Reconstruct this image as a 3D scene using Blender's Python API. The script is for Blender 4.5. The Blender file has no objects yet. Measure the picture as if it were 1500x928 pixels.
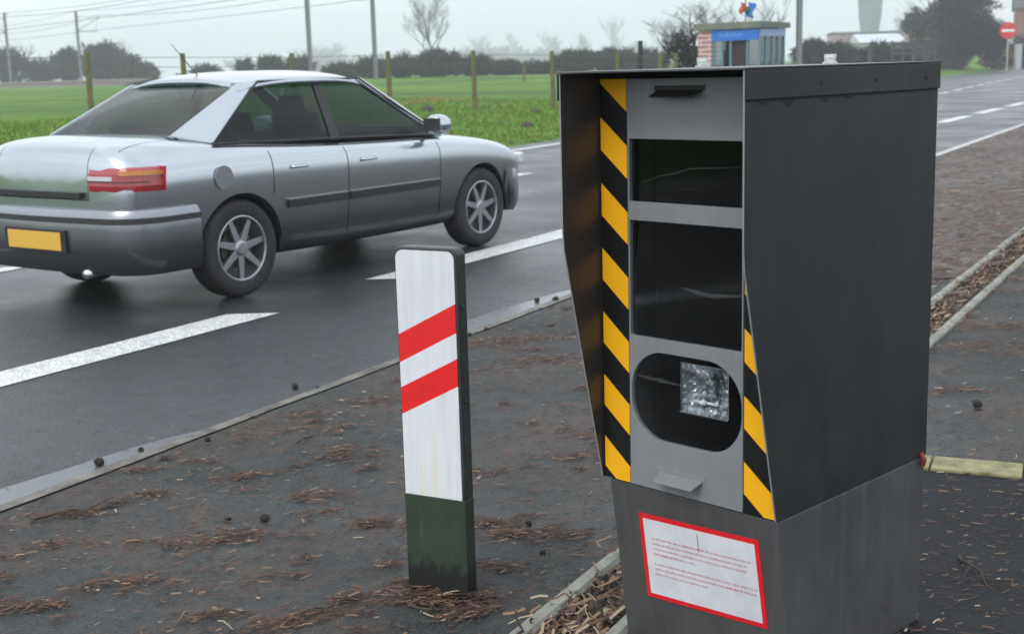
import bpy, math, random
import numpy as np
from mathutils import Vector, Matrix, Euler, noise
R = math.radians
SC = bpy.context.scene
COL = SC.collection
rng = random.Random(7)

# ------------------------------------------------------------------ camera
EYE = Vector((0, 0, 1.4))
FPX, PITCH, ROLL = 1910.0, R(10.8), R(-1.61)          # focal length for a 1500 px wide frame
fw = Vector((0, math.cos(PITCH), -math.sin(PITCH)))
up0 = Vector((0, math.sin(PITCH), math.cos(PITCH)))
rt = math.cos(ROLL) * Vector((1, 0, 0)) + math.sin(ROLL) * up0
up = -math.sin(ROLL) * Vector((1, 0, 0)) + math.cos(ROLL) * up0
cd = bpy.data.cameras.new('camera')
co = bpy.data.objects.new('camera', cd); COL.objects.link(co)
m = Matrix((rt, up, -fw)).transposed().to_4x4(); m.translation = EYE
co.matrix_world = m
cd.sensor_width = 36; cd.lens = FPX / 1500 * 36
cd.clip_start = 0.05; cd.clip_end = 6000
cd.dof.use_dof = True; cd.dof.focus_distance = 3.5; cd.dof.aperture_fstop = 6.5
SC.camera = co

# ------------------------------------------------------------------ world, sun, exposure
SUN_EL, SUN_AZ = R(48), R(-138)                       # overcast: a soft glow, high, behind the camera to the left
w = bpy.data.worlds.new('World'); SC.world = w; w.use_nodes = True
nt = w.node_tree; nt.nodes.clear()
o_ = nt.nodes.new('ShaderNodeOutputWorld'); bg = nt.nodes.new('ShaderNodeBackground')
sky = nt.nodes.new('ShaderNodeTexSky'); sky.sky_type = 'NISHITA'; sky.sun_disc = False
sky.sun_elevation = SUN_EL; sky.sun_rotation = SUN_AZ; sky.dust_density = 4; sky.air_density = 1.5
tc = nt.nodes.new('ShaderNodeTexCoord'); sep = nt.nodes.new('ShaderNodeSeparateXYZ')
nt.links.new(tc.outputs['Generated'], sep.inputs[0])
nz = nt.nodes.new('ShaderNodeTexNoise'); nz.inputs['Scale'].default_value = 2.2; nz.inputs['Detail'].default_value = 5
mp = nt.nodes.new('ShaderNodeMapping'); mp.inputs['Scale'].default_value = (1, 1, 3.5)
nt.links.new(tc.outputs['Generated'], mp.inputs[0]); nt.links.new(mp.outputs[0], nz.inputs['Vector'])
cr = nt.nodes.new('ShaderNodeValToRGB')               # cloud sheet, brighter where it thins
cr.color_ramp.elements[0].position = 0.36; cr.color_ramp.elements[0].color = (6.4, 7.15, 8.05, 1)
cr.color_ramp.elements[1].position = 0.66; cr.color_ramp.elements[1].color = (9.4, 9.65, 10.0, 1)
nt.links.new(nz.outputs['Fac'], cr.inputs[0])
mx = nt.nodes.new('ShaderNodeMix'); mx.data_type = 'RGBA'; mx.inputs[0].default_value = 0.93
nt.links.new(sky.outputs[0], mx.inputs[6]); nt.links.new(cr.outputs[0], mx.inputs[7])
nt.links.new(mx.outputs[2], bg.inputs['Color']); bg.inputs['Strength'].default_value = 0.14
nt.links.new(bg.outputs[0], o_.inputs[0])
sl = bpy.data.lights.new('sun', 'SUN'); sl.energy = 1.1; sl.angle = R(24); sl.color = (1, .97, .92)
so = bpy.data.objects.new('sun', sl); COL.objects.link(so)
sdir = Vector((math.sin(SUN_AZ) * math.cos(SUN_EL), math.cos(SUN_AZ) * math.cos(SUN_EL), math.sin(SUN_EL)))
so.rotation_euler = (-sdir).to_track_quat('-Z', 'Y').to_euler(); so.location = (0, 0, 40)
vs = SC.view_settings; vs.view_transform = 'Standard'; vs.look = 'None'; vs.exposure = 0.25; vs.gamma = 1
SC.cycles.volume_bounces = 1; SC.cycles.max_bounces = 8; SC.cycles.transparent_max_bounces = 12
SC.cycles.use_denoising = True

# ------------------------------------------------------------------ helpers
def at(px, py, Y):
    """point at world depth Y on the bearing of a photo pixel"""
    d = fw + rt * (px - 750) / FPX + up * (464 - py) / FPX
    return EYE + d * (Y / d.y)
def gnd(px, py, z=0.0):
    d = fw + rt * (px - 750) / FPX + up * (464 - py) / FPX
    return EYE + d * ((z - EYE.z) / d.z)

def tag(o, label=None, cat=None, group=None, kind=None):
    if label: o['label'] = label
    if cat: o['category'] = cat
    if group: o['group'] = group
    if kind: o['kind'] = kind
    return o
def empty(name, loc=(0, 0, 0), rz=0.0):
    o = bpy.data.objects.new(name, None); COL.objects.link(o)
    o.location = loc; o.rotation_euler = (0, 0, rz); o.empty_display_size = .1
    return o
def copy_tree(o, parent=None):
    c = o.copy(); COL.objects.link(c); c.parent = parent
    for ch in list(o.children): copy_tree(ch, c)
    return c

class MB:
    """collects geometry for ONE mesh object"""
    def __init__(s): s.v = []; s.f = []; s.mi = []; s.cur = 0
    def add(s, vs_, fs_):
        n = len(s.v); s.v += [tuple(p) for p in vs_]; s.f += [tuple(i + n for i in f) for f in fs_]; s.mi += [s.cur] * len(fs_)
        return s
    def box(s, a, b, M=None):
        x0, y0, z0 = a; x1, y1, z1 = b
        p = [Vector(q) for q in ((x0,y0,z0),(x1,y0,z0),(x1,y1,z0),(x0,y1,z0),(x0,y0,z1),(x1,y0,z1),(x1,y1,z1),(x0,y1,z1))]
        if M is not None: p = [M @ q for q in p]
        return s.add(p, [(0,3,2,1),(4,5,6,7),(0,1,5,4),(1,2,6,5),(2,3,7,6),(3,0,4,7)])
    def tube(s, pts, rad, n=8, cap=True):
        pts = [Vector(p) for p in pts]
        if not hasattr(rad, '__len__'): rad = [rad] * len(pts)
        vs_, fs_ = [], []
        t = (pts[1] - pts[0]).normalized()
        ref = Vector((0, 0, 1)) if abs(t.z) < .9 else Vector((1, 0, 0))
        a = t.cross(ref).normalized()
        for i, p in enumerate(pts):
            if 0 < i < len(pts) - 1: t = (pts[i + 1] - pts[i - 1]).normalized()
            elif i == len(pts) - 1: t = (pts[i] - pts[i - 1]).normalized()
            a = (a - t * a.dot(t)).normalized(); b = t.cross(a)
            for k in range(n):
                an = 2 * math.pi * k / n
                vs_.append(p + (a * math.cos(an) + b * math.sin(an)) * rad[i])
        for i in range(len(pts) - 1):
            for k in range(n):
                k2 = (k + 1) % n
                fs_.append((i * n + k, i * n + k2, (i + 1) * n + k2, (i + 1) * n + k))
        if cap:
            fs_.append(tuple(range(n))[::-1]); fs_.append(tuple(range((len(pts) - 1) * n, len(pts) * n)))
        return s.add(vs_, fs_)
    def prism(s, poly, axis, lo, hi):
        """polygon extruded along axis ('x','y','z'); poly gives the two other coordinates in order"""
        n = len(poly)
        def P(q, h):
            if axis == 'x': return (h, q[0], q[1])
            if axis == 'y': return (q[0], h, q[1])
            return (q[0], q[1], h)
        vs_ = [P(q, lo) for q in poly] + [P(q, hi) for q in poly]
        fs_ = [tuple(range(n))[::-1], tuple(range(n, 2 * n))] + [(i, (i + 1) % n, n + (i + 1) % n, n + i) for i in range(n)]
        return s.add(vs_, fs_)
    def lathe(s, prof, n=24, M=None):
        """profile of (radius, height) turned about z"""
        vs_, fs_ = [], []
        for r_, z_ in prof:
            for k in range(n):
                an = 2 * math.pi * k / n
                p = Vector((r_ * math.cos(an), r_ * math.sin(an), z_)); vs_.append(M @ p if M is not None else p)
        for i in range(len(prof) - 1):
            for k in range(n):
                k2 = (k + 1) % n; fs_.append((i * n + k, i * n + k2, (i + 1) * n + k2, (i + 1) * n + k))
        fs_.append(tuple(range(n))[::-1]); fs_.append(tuple(range((len(prof) - 1) * n, len(prof) * n)))
        return s.add(vs_, fs_)
    def build(s, name, mats, parent=None, smooth=False, bevel=0, recalc=True):
        me = bpy.data.meshes.new(name); me.from_pydata(s.v, [], s.f)
        if not isinstance(mats, (list, tuple)): mats = [mats]
        for m_ in mats: me.materials.append(m_)
        if len(mats) > 1: me.polygons.foreach_set('material_index', s.mi)
        if recalc:
            import bmesh
            bm = bmesh.new(); bm.from_mesh(me); bmesh.ops.recalc_face_normals(bm, faces=bm.faces); bm.to_mesh(me); bm.free()
        me.update()
        if smooth: me.polygons.foreach_set('use_smooth', [True] * len(me.polygons))
        o = bpy.data.objects.new(name, me); COL.objects.link(o)
        if parent is not None: o.parent = parent
        if bevel:
            b = o.modifiers.new('bevel', 'BEVEL'); b.width = bevel; b.segments = 2; b.limit_method = 'ANGLE'; b.angle_limit = R(40)
        return o
def bake(o):
    """apply the modifiers of o without operators"""
    dg = bpy.context.evaluated_depsgraph_get(); dg.update()
    me = bpy.data.meshes.new_from_object(o.evaluated_get(dg)); o.modifiers.clear(); o.data = me; return o
def cut(o, cutters):
    for c in cutters:
        b = o.modifiers.new('cut', 'BOOLEAN'); b.operation = 'DIFFERENCE'; b.solver = 'EXACT'; b.object = c
    bpy.context.view_layer.update(); bake(o)
    for c in cutters: bpy.data.objects.remove(c)
    return o

# ------------------------------------------------------------------ materials
def mat(name, col, rough=.6, metal=0, spec=.5, coat=0):
    m_ = bpy.data.materials.new(name); m_.use_nodes = True
    b = m_.node_tree.nodes['Principled BSDF']
    b.inputs['Base Color'].default_value = (*col, 1); b.inputs['Roughness'].default_value = rough
    b.inputs['Metallic'].default_value = metal; b.inputs['Specular IOR Level'].default_value = spec
    if coat: b.inputs['Coat Weight'].default_value = coat; b.inputs['Coat Roughness'].default_value = .05
    return m_
def N(m_, t, **kw):
    n = m_.node_tree.nodes.new(t)
    for k, v in kw.items():
        if k in n.inputs: n.inputs[k].default_value = v
        else: setattr(n, k, v)
    return n
def L(m_, a, b): m_.node_tree.links.new(a, b)
def ramp(m_, src, stops):
    r_ = N(m_, 'ShaderNodeValToRGB'); e = r_.color_ramp.elements
    while len(e) < len(stops): e.new(.5)
    for i, (p, c) in enumerate(stops):
        e[i].position = p; e[i].color = (*c, 1) if hasattr(c, '__len__') else (c, c, c, 1)
    L(m_, src, r_.inputs[0]); return r_.outputs['Color']
def mixc(m_, fac, a, b):
    x = N(m_, 'ShaderNodeMix', data_type='RGBA')
    for sock, v in ((x.inputs[0], fac), (x.inputs[6], a), (x.inputs[7], b)):
        if hasattr(v, 'is_linked'): L(m_, v, sock)
        elif hasattr(v, '__len__'): sock.default_value = (*v, 1)
        else: sock.default_value = v
    return x.outputs[2]
def math_(m_, op, a, b=None, c=None):
    x = N(m_, 'ShaderNodeMath', operation=op)
    for i, v in enumerate((a, b, c)):
        if v is None: continue
        if hasattr(v, 'is_linked'): L(m_, v, x.inputs[i])
        else: x.inputs[i].default_value = v
    return x.outputs[0]
def coords(m_, kind='Object', scale=(1, 1, 1), rot=(0, 0, 0)):
    t = N(m_, 'ShaderNodeTexCoord'); mp_ = N(m_, 'ShaderNodeMapping')
    mp_.inputs['Scale'].default_value = scale; mp_.inputs['Rotation'].default_value = rot
    L(m_, t.outputs[kind], mp_.inputs[0]); return mp_.outputs[0]
def noise_(m_, vec, scale, detail=5, rough=.6, dist=0):
    n = N(m_, 'ShaderNodeTexNoise'); n.inputs['Scale'].default_value = scale; n.inputs['Detail'].default_value = detail
    n.inputs['Roughness'].default_value = rough; n.inputs['Distortion'].default_value = dist
    L(m_, vec, n.inputs['Vector']); return n.outputs['Fac']
def bump(m_, h, strength=.3, dist=.01):
    b = N(m_, 'ShaderNodeBump'); b.inputs['Strength'].default_value = strength; b.inputs['Distance'].default_value = dist
    L(m_, h, b.inputs['Height']); L(m_, b.outputs[0], BS(m_).inputs['Normal']); return b
def BS(m_): return m_.node_tree.nodes['Principled BSDF']
def worn(name, c1, c2, scale=6, rough=(.4, .6), metal=0, bmp=.05, stretch=(1, 1, 1), spec=.5, contrast=(.35, .65)):
    m_ = mat(name, c1, rough[0], metal, spec); v = coords(m_, scale=stretch)
    n = noise_(m_, v, scale, 6, .65)
    L(m_, ramp(m_, n, [(contrast[0], c1), (contrast[1], c2)]), BS(m_).inputs['Base Color'])
    n2 = noise_(m_, v, scale * 3.3, 4)
    L(m_, ramp(m_, n2, [(.3, rough[0]), (.7, rough[1])]), BS(m_).inputs['Roughness'])
    if bmp: bump(m_, noise_(m_, v, scale * 12, 3), bmp, .004)
    return m_

def asphalt_mat(name, dark, light, rough, litter=0.0, aggregate=260, litcol=((.06,.032,.02), (.13,.08,.05)), wet=.5):
    m_ = mat(name, dark, .5); v = coords(m_)
    big = noise_(m_, v, .55, 4, .6); fine = noise_(m_, v, aggregate, 2, .6); mid = noise_(m_, v, 9, 5, .7)
    c = mixc(m_, ramp(m_, mid, [(.3, 0.), (.75, 1.)]), dark, light)
    c = mixc(m_, ramp(m_, fine, [(.45, 0.), (.75, .75)]), c, tuple(x * 2.3 for x in light))
    vo = N(m_, 'ShaderNodeTexVoronoi'); vo.inputs['Scale'].default_value = aggregate * .45; L(m_, v, vo.inputs['Vector'])
    c = mixc(m_, ramp(m_, vo.outputs['Distance'], [(.05, .5), (.35, 0.)]), c, tuple(x * .35 for x in dark))
    if litter:
        v2 = coords(m_, scale=(1, 1, 1)); l1 = noise_(m_, v2, 1.6, 8, .78, .4)
        l2 = noise_(m_, v2, 42, 4, .8, 1.2)
        lf = math_(m_, 'MULTIPLY', ramp(m_, l1, [(.62 - litter * .25, 0.), (.78 - litter * .2, 1.)]), ramp(m_, l2, [(.42, 0.), (.56, 1.)]))
        lc = ramp(m_, noise_(m_, v2, 90, 3, .7), [(.3, litcol[0]), (.7, litcol[1])])
        c = mixc(m_, lf, c, lc)
    L(m_, c, BS(m_).inputs['Base Color'])
    rr = ramp(m_, big, [(.35, rough[0]), (.62, rough[1])]); L(m_, rr, BS(m_).inputs['Roughness'])
    h = math_(m_, 'ADD', math_(m_, 'MULTIPLY', vo.outputs['Distance'], .7), fine)
    bump(m_, h, wet, .003)
    BS(m_).inputs['Specular IOR Level'].default_value = .5
    return m_

M_ = {}
M_['road'] = asphalt_mat('wet_road', (.012, .014, .016), (.040, .044, .049), (.28, .48), aggregate=110, wet=1.)
M_['pavement'] = asphalt_mat('footway_asphalt', (.008, .010, .010), (.030, .036, .036), (.45, .75), litter=.62, aggregate=150, wet=1.)
BS(M_['pavement']).inputs['Specular IOR Level'].default_value = .38
M_['litterground'] = asphalt_mat('littered_asphalt', (.03, .03, .028), (.06, .058, .052), (.5, .7), litter=.85, aggregate=200, wet=.6)
M_['black_asphalt'] = asphalt_mat('new_black_asphalt', (.004, .0045, .006), (.010, .011, .013), (.62, .8), aggregate=150, wet=.9)
BS(M_['black_asphalt']).inputs['Specular IOR Level'].default_value = .25
M_['paint'] = asphalt_mat('road_paint', (.30, .31, .31), (.64, .65, .64), (.4, .5), aggregate=110, wet=.4)
M_['worn_paint'] = asphalt_mat('worn_road_paint', (.20, .20, .20), (.45, .45, .44), (.4, .5), aggregate=120, wet=.3)
M_['concrete'] = worn('kerb_concrete', (.30, .31, .27), (.20, .20, .165), 9, (.6, .8), bmp=.25)
M_['flushkerb'] = worn('flush_kerb_concrete', (.20, .185, .155), (.055, .05, .042), 7, (.45, .7), bmp=.25)
M_['yellowstone'] = worn('mossy_coping', (.34, .31, .15), (.13, .13, .06), 14, (.6, .8), bmp=.3)
M_['soil'] = worn('dark_soil', (.028, .022, .016), (.07, .05, .032), 24, (.6, .9), bmp=.9)
M_['water'] = mat('puddle_water', (.10, .11, .12), .24, 0, .6)

# grass ground
def grass_ground():
    m_ = mat('field_grass', (.08, .19, .04), .85, spec=.25); v = coords(m_)
    a = noise_(m_, v, .11, 6, .65); b_ = noise_(m_, v, 1.3, 6, .75); 
    c = ramp(m_, a, [(.36, (.065, .16, .018)), (.5, (.10, .235, .022)), (.66, (.17, .30, .03))])
    c = mixc(m_, ramp(m_, b_, [(.45, 0.), (.72, .7)]), c, (.055, .085, .025))
    L(m_, c, BS(m_).inputs['Base Color'])
    bump(m_, noise_(m_, v, 7, 6, .8), .9, .12)
    return m_
M_['grass'] = grass_ground()

for k, c in dict(needle_a=(.115, .058, .034), needle_b=(.062, .036, .025), needle_c=(.21, .135, .08), needle_d=(.030, .020, .016), needle_e=(.34, .28, .19)).items():
    M_[k] = mat(k, c, .6, spec=.35)
NEED = [M_[k] for k in ('needle_a', 'needle_b', 'needle_c', 'needle_d', 'needle_e')]
for k, c in dict(blade_a=(.13, .28, .020), blade_b=(.21, .37, .035), blade_c=(.07, .17, .018), blade_d=(.36, .21, .06), blade_e=(.22, .26, .06)).items():
    M_[k] = mat(k, c, .7, spec=.3)

# ------------------------------------------------------------------ ground levels
XA = [(-40, -24.3), (0, -4.3), (4.17, -1.73), (7.95, .345), (18.9, 6.22), (26.4, 10.4), (60, 29.2), (178, 97), (700, 395)]
XD = [(-40, -36), (21.7, -.47), (24.2, .88), (52, 13.2), (91, 30.2), (120, 46.4), (178, 76), (700, 335)]
def xa(y): return float(np.interp(y, [p[0] for p in XA], [p[1] for p in XA]))
def xd(y): return float(np.interp(y, [p[0] for p in XD], [p[1] for p in XD]))
def sm(t): t = max(0., min(1., t)); return t * t * (3 - 2 * t)
def gz(x, y):
    s = (xd(y) - x) * .88 - .5
    k = .45 + .35 * sm((y - 45) / 40.)
    z = k * sm(s / 12.)
    if s > 14: z += .06 * noise.noise(Vector((x * .06, y * .06, 0)))
    return z - .03 if s < 0 else z + (.01 if s > .2 else -.03)
ys = [-40, -20, -5, 0, 5, 10] + [12 + i * .8 for i in range(60)] + [60 + 2.5 * i for i in range(40)] + [160 + 12 * i for i in range(20)] + [420, 520, 700, 1000, 1500, 2500, 4000]
offs = [-3000, -1500, -600, -300, -150, -80, -40, -20, -8, -2, 0, .2, .5, 1, 1.6, 2.4, 3.2, 4, 5, 6, 7, 8, 9, 10, 11, 12, 13, 14.5, 16, 20, 25, 32, 40, 50, 65, 85, 110, 150, 220, 350, 600, 1000, 1800, 3000]
g = MB(); vs_ = []
for y in ys:
    for of in offs:
        x = xd(min(y, 700)) - .5 / .88 - of / .88; vs_.append((x, y, gz(x, min(y, 700))))
n_ = len(offs)
fs_ = [(i * n_ + j, i * n_ + j + 1, (i + 1) * n_ + j + 1, (i + 1) * n_ + j) for i in range(len(ys) - 1) for j in range(n_ - 1)]
g.add(vs_, fs_); tag(g.build('ground', M_['grass'], smooth=True), 'green field and rough grass verge beyond the road', kind='structure')

def strip(name, fa, fb, z, m_, y0, y1, step=2., label=None, cols=1):
    g = MB(); n = max(1, int((y1 - y0) / step)); vs_, fs_ = [], []
    for i in range(n + 1):
        y = y0 + (y1 - y0) * i / n
        for j in range(cols + 1): vs_.append((fa(y) + (fb(y) - fa(y)) * j / cols, y, z))
    for i in range(n):
        for j in range(cols):
            a = i * (cols + 1) + j; fs_.append((a, a + 1, a + cols + 2, a + cols + 1))
    g.add(vs_, fs_); o = g.build(name, m_, recalc=False)
    return tag(o, label, kind='structure')
strip('road', lambda y: xd(y) - .55, lambda y: xa(y), 0.0, M_['road'], -40, 690, 3, 'wet grey asphalt road running away to the right')
strip('pavement', lambda y: xa(y) + .03, lambda y: xa(y) + 45, 0.002, M_['pavement'], -30, 300, 3, 'dark footway asphalt strewn with needles')
# flush kerb between road and footway
def lineofs(pts):
    return lambda y: float(np.interp(y, [p[1] for p in pts], [p[0] for p in pts]))
strip('edge_kerb', lambda y: xa(y) - .015 + .006 * noise.noise(Vector((y * 3, 0, 0))), lambda y: xa(y) + .05 + .012 * noise.noise(Vector((y * 2.3, 7, 0))), .008, M_['flushkerb'], -20, 18.5, .15, 'pale flush concrete kerb at the edge of the road')
strip('edge_line', lambda y: xa(y) - .08 , lambda y: xa(y) + .07, .009, M_['worn_paint'], 18.5, 200, 2, 'white edge line continuing behind the cabinet')

# painted lines
BL = [(-20, -17.6), (6.1, -2.46), (11.0, .43), (28.8, 9.67), (36.6, 14.1), (178, 95)]
CL = [(-20, -19.6), (16.5, -.33), (17.6, .26), (50, 16.5), (65.6, 23.95), (178, 80)]
def bl(y): return float(np.interp(y, [p[0] for p in BL], [p[1] for p in BL]))
def cl(y): return float(np.interp(y, [p[0] for p in CL], [p[1] for p in CL]))
def dashes(name, f, half, y_end, y0, y1, label, dash=3.0, gap=1.33):
    g = MB(); k = math.hypot(f(12) - f(11), 1.0)
    per = (dash + gap) / k; dl = dash / k
    y = y_end - dl - per * 6
    while y < y1:
        if y + dl > y0:
            vs_, fs_ = [], []; n = 6
            for i in range(n + 1):
                yy = y + dl * i / n; h = half / .86
                wob = .006 * noise.noise(Vector((yy * 3, half * 40, 0)))
                vs_ += [(f(yy) - h + wob, yy, .0045), (f(yy) + h + wob, yy, .0045)]
            fs_ = [(2 * i, 2 * i + 1, 2 * i + 3, 2 * i + 2) for i in range(n)]
            g.add(vs_, fs_)
        y += per
    return tag(g.build(name, M_['paint'], recalc=False), label, kind='structure')
dashes('centre_line_marking', bl, .135, 7.66, 1, 120, 'broad white dashes painted nearest the kerb')
dashes('lane_marking', cl, .085, 17.6, 4, 150, 'thin white dashes painted beyond the car')
strip('far_edge_line', lambda y: xd(y) - .02, lambda y: xd(y) + .17, .0045, M_['paint'], 1, 75, 2, 'solid white line along the far verge')

# puddles along the kerb
def puddle(ylist, wid, label):
    g = MB(); vs_ = []; n = len(ylist)
    for i, y in enumerate(ylist):
        t = i / (n - 1); ww = wid * math.sin(math.pi * min(1, max(0.02, t))) ** .6 * (1 + .35 * noise.noise(Vector((y * 2, 0, 3))))
        vs_ += [(xa(y) - .022, y, .0035), (xa(y) - .022 - ww, y, .0035)]
    g.add(vs_, [(2 * i, 2 * i + 1, 2 * i + 3, 2 * i + 2) for i in range(n - 1)])
    return tag(g.build('puddle', M_['water'], recalc=False), label, kind='structure')
puddle([3.2 + i * .1 for i in range(20)], .17, 'shallow rainwater lying against the kerb at the left')
puddle([6.4 + i * .1 for i in range(20)], .2, 'shallow rainwater lying against the kerb behind the post')

# littered area, dark asphalt patch
K1P = [(-2.95, -5), (-.02, 3.08), (.29, 3.60), (2.5, 7.55), (4.17, 10.5), (14, 28), (40, 74)]     # left face of kerb row 1
def K1(y): return float(np.interp(y, [p[1] for p in K1P], [p[0] for p in K1P]))
def K2(y): return K1(y) + .235 + .04 * sm((y - 6) / 6)
strip('littered_pavement', lambda y: xa(y) + .085, lambda y: K1(y) - .01, .006, M_['litterground'], 8.2, 70, 2, 'footway strip brown with fallen needles')
def kerbrow(name, f, wid, h, y0, y1, label):
    g = MB(); y = y0; 
    while y < y1:
        yn = y + .86
        r_ = rng.uniform(-.004, .004); ya, yb = y + .004, yn - .004
        vs_ = []
        for yy in (ya, yb):
            xx = f(yy) + r_
            vs_ += [(xx, yy, -.05), (xx, yy, h - .012), (xx + .012, yy, h), (xx + wid - .012, yy, h), (xx + wid, yy, h - .012), (xx + wid, yy, -.05)]
        g.add(vs_, [(i, (i + 1) % 6, 6 + (i + 1) % 6, 6 + i) for i in range(6)] + [tuple(range(6))[::-1], tuple(range(6, 12))])
        y = yn
    return tag(g.build(name, M_['concrete']), label, kind='structure')
kerbrow('kerb', K1, .062, .035, 2.1, 60, 'left row of pale concrete kerb stones')
kerbrow('kerb', K2, .055, .03, 2.1, 60, 'right row of pale concrete kerb stones')
strip('soil_strip', lambda y: K1(y) + .06, lambda y: K2(y) + .005, .010, M_['soil'], 2.0, 60, .5, 'dark soil channel between the two kerb rows')
g = MB(); a, b = gnd(1352, 691), gnd(1510, 705); d_ = (b - a).normalized(); n2 = Vector((d_.y, -d_.x, 0))
q0 = a - d_ * .25; q1 = a + d_ * 3
g.add([q0 + Vector((0, 0, .006)), q1 + Vector((0, 0, .006)), q1 + n2 * 4 + Vector((0, 0, .006)), q0 + n2 * 4 + Vector((0, 0, .006))], [(0, 1, 2, 3)])
tag(g.build('asphalt_patch', M_['black_asphalt'], recalc=False), 'near black wet asphalt to the right of the cabinet', kind='structure')
for k in range(-1, 8):
    g = MB(); l0 = k * .30 - .28; 
    Mx = Matrix.Translation(a) @ Matrix.Rotation(math.atan2(d_.y, d_.x) + rng.uniform(-.004, .004), 4, 'Z')
    g.box((l0 + .003, .002, -.03), (l0 + .297, .155, .018 + rng.uniform(-.002, .002)), Mx)
    o = g.build('coping_slab', M_['yellowstone'], bevel=.006)
    lab = {0: 'pale yellow mossy slab touching the back of the cabinet', 1: 'second yellow mossy slab from the cabinet'}.get(k, 'yellow mossy slab in the row right of the cabinet, out towards the frame edge')
    tag(o, lab, 'kerb slab', 'yellow kerb slabs beside the cabinet')

# ------------------------------------------------------------------ litter
def needle(g, x, y, z, ln, wd, ang, tilt, bend=0.):
    dx, dy = math.cos(ang), math.sin(ang); nx, ny = -dy, dx
    c = bend * ln
    p = [(-.5, 0), (0, c), (.5, 0)]
    vs_ = []
    for t, s in p:
        px_, py_ = x + dx * t * ln + nx * s, y + dy * t * ln + ny * s
        zz = z + (t + .5) * tilt * ln
        vs_ += [(px_ - nx * wd / 2, py_ - ny * wd / 2, zz), (px_ + nx * wd / 2, py_ + ny * wd / 2, zz + wd * .4)]
    g.add(vs_, [(0, 2, 3, 1), (2, 4, 5, 3)])
def clump(g, c, rx, ry, n, rot=0., scale=1., zs=.012, z0=.008):
    for _ in range(n):
        u, v = rng.gauss(0, .42), rng.gauss(0, .42)
        x = c[0] + (u * rx * math.cos(rot) - v * ry * math.sin(rot)); y = c[1] + (u * rx * math.sin(rot) + v * ry * math.cos(rot))
        if noise.noise(Vector((x * 13, y * 24, 1))) + .6 * noise.noise(Vector((x * 40, y * 60, 4))) < rng.uniform(-.25, .35) - .12: continue
        g.cur = rng.choices(range(5), (5, 6, 1.6, 7, .2))[0]
        needle(g, x, y, z0 + max(0, rng.gauss(.4, .4)) * zs * math.exp(-2 * (u * u + v * v)), rng.uniform(.008, .042) * scale, rng.choice((.0012, .0014, .0018, .0022, .003, .005)) * rng.uniform(.8, 1.2) * scale,
               rot + rng.gauss(0, .6), rng.uniform(-.03, .12), rng.uniform(-.12, .12))
gl = MB()
CL_PX = [(765,785,.16,.10,900),(735,835,.12,.06,420),(720,770,.08,.05,300),(330,790,.14,.10,420),(180,858,.13,.08,520),(50,892,.10,.05,320),(100,757,.14,.04,160),
 (215,727,.10,.05,160),(560,588,.20,.12,520),(505,665,.13,.14,420),(455,732,.12,.06,300),(352,702,.14,.05,260),(740,502,.28,.16,800),(790,530,.2,.14,420),
 (700,545,.14,.06,160),(860,672,.12,.07,260),(420,915,.14,.06,420),(320,905,.07,.04,180),(640,880,.13,.05,420),(600,560,.15,.08,200),(545,770,.07,.05,160),(450,610,.14,.08,200),
 (420,845,.05,.03,90),(520,880,.07,.05,200),(640,640,.12,.1,200),(90,800,.12,.05,180),(280,680,.08,.03,90),(870,640,.1,.05,160),(700,900,.1,.05,220),(230,800,.12,.05,200),
 (1420,510,.32,.16,900),(1390,465,.25,.14,600),(1470,480,.3,.12,500),(1400,575,.2,.08,300),(1480,520,.2,.12,350),(1440,430,.3,.14,500)]
for px, py, rx, ry, n in CL_PX:
    p = gnd(px, py); clump(gl, p, rx * 1.3, ry * .95, int(n * 1.5 * rng.uniform(.5, 1.2)), R(rng.uniform(-14, 18)))
for _ in range(380):                                                   # small drifts
    y = 2.9 + 8.5 * rng.random() ** 1.2; x = rng.uniform(xa(y) + .12, K1(y) - .05)
    clump(gl, (x, y), rng.uniform(.02, .14), rng.uniform(.015, .06), int(6 + 150 * rng.random() ** 2.5), R(rng.uniform(-10, 40)))
for _ in range(24000):                                                  # loose ones
    y = 2.8 + 10 * rng.random() ** 1.3; x = rng.uniform(xa(y) + .1, xa(y) + 5.2)
    gl.cur = rng.choices(range(5), (4, 6, 1.2, 8, .25))[0]
    needle(gl, x, y, .010, rng.uniform(.006, .035), rng.uniform(.0015, .0055), rng.uniform(-.9, 1.2), rng.uniform(-.03, .08), rng.uniform(-.15, .15))
for _ in range(14000):                                                 # right hand, behind the cabinet
    y = 8 + 20 * rng.random() ** 1.3; x = rng.uniform(xa(y) + .1, K1(y) + 1.2)
    gl.cur = rng.choices(range(5), (5, 6, 2, 3, .4))[0]
    needle(gl, x, y, .012, rng.uniform(.04, .11), rng.uniform(.004, .010), rng.uniform(-1.2, 1.2), rng.uniform(-.03, .12), rng.uniform(-.15, .15))
for _ in range(900):                                                   # on the road
    y = 3 + 9 * rng.random(); x = xa(y) - .1 - abs(rng.gauss(0, .5))
    gl.cur = rng.choices(range(5), (4, 5, 1, 5, .3))[0]
    needle(gl, x, y, .008, rng.uniform(.012, .04), rng.uniform(.0015, .003), rng.uniform(-1, 1.2), 0, 0)
tag(gl.build('needle_litter', NEED, recalc=False), 'brown fallen needles and bark scattered over the footway', 'litter', kind='stuff')
gl = MB()                                                             # channel litter
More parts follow.
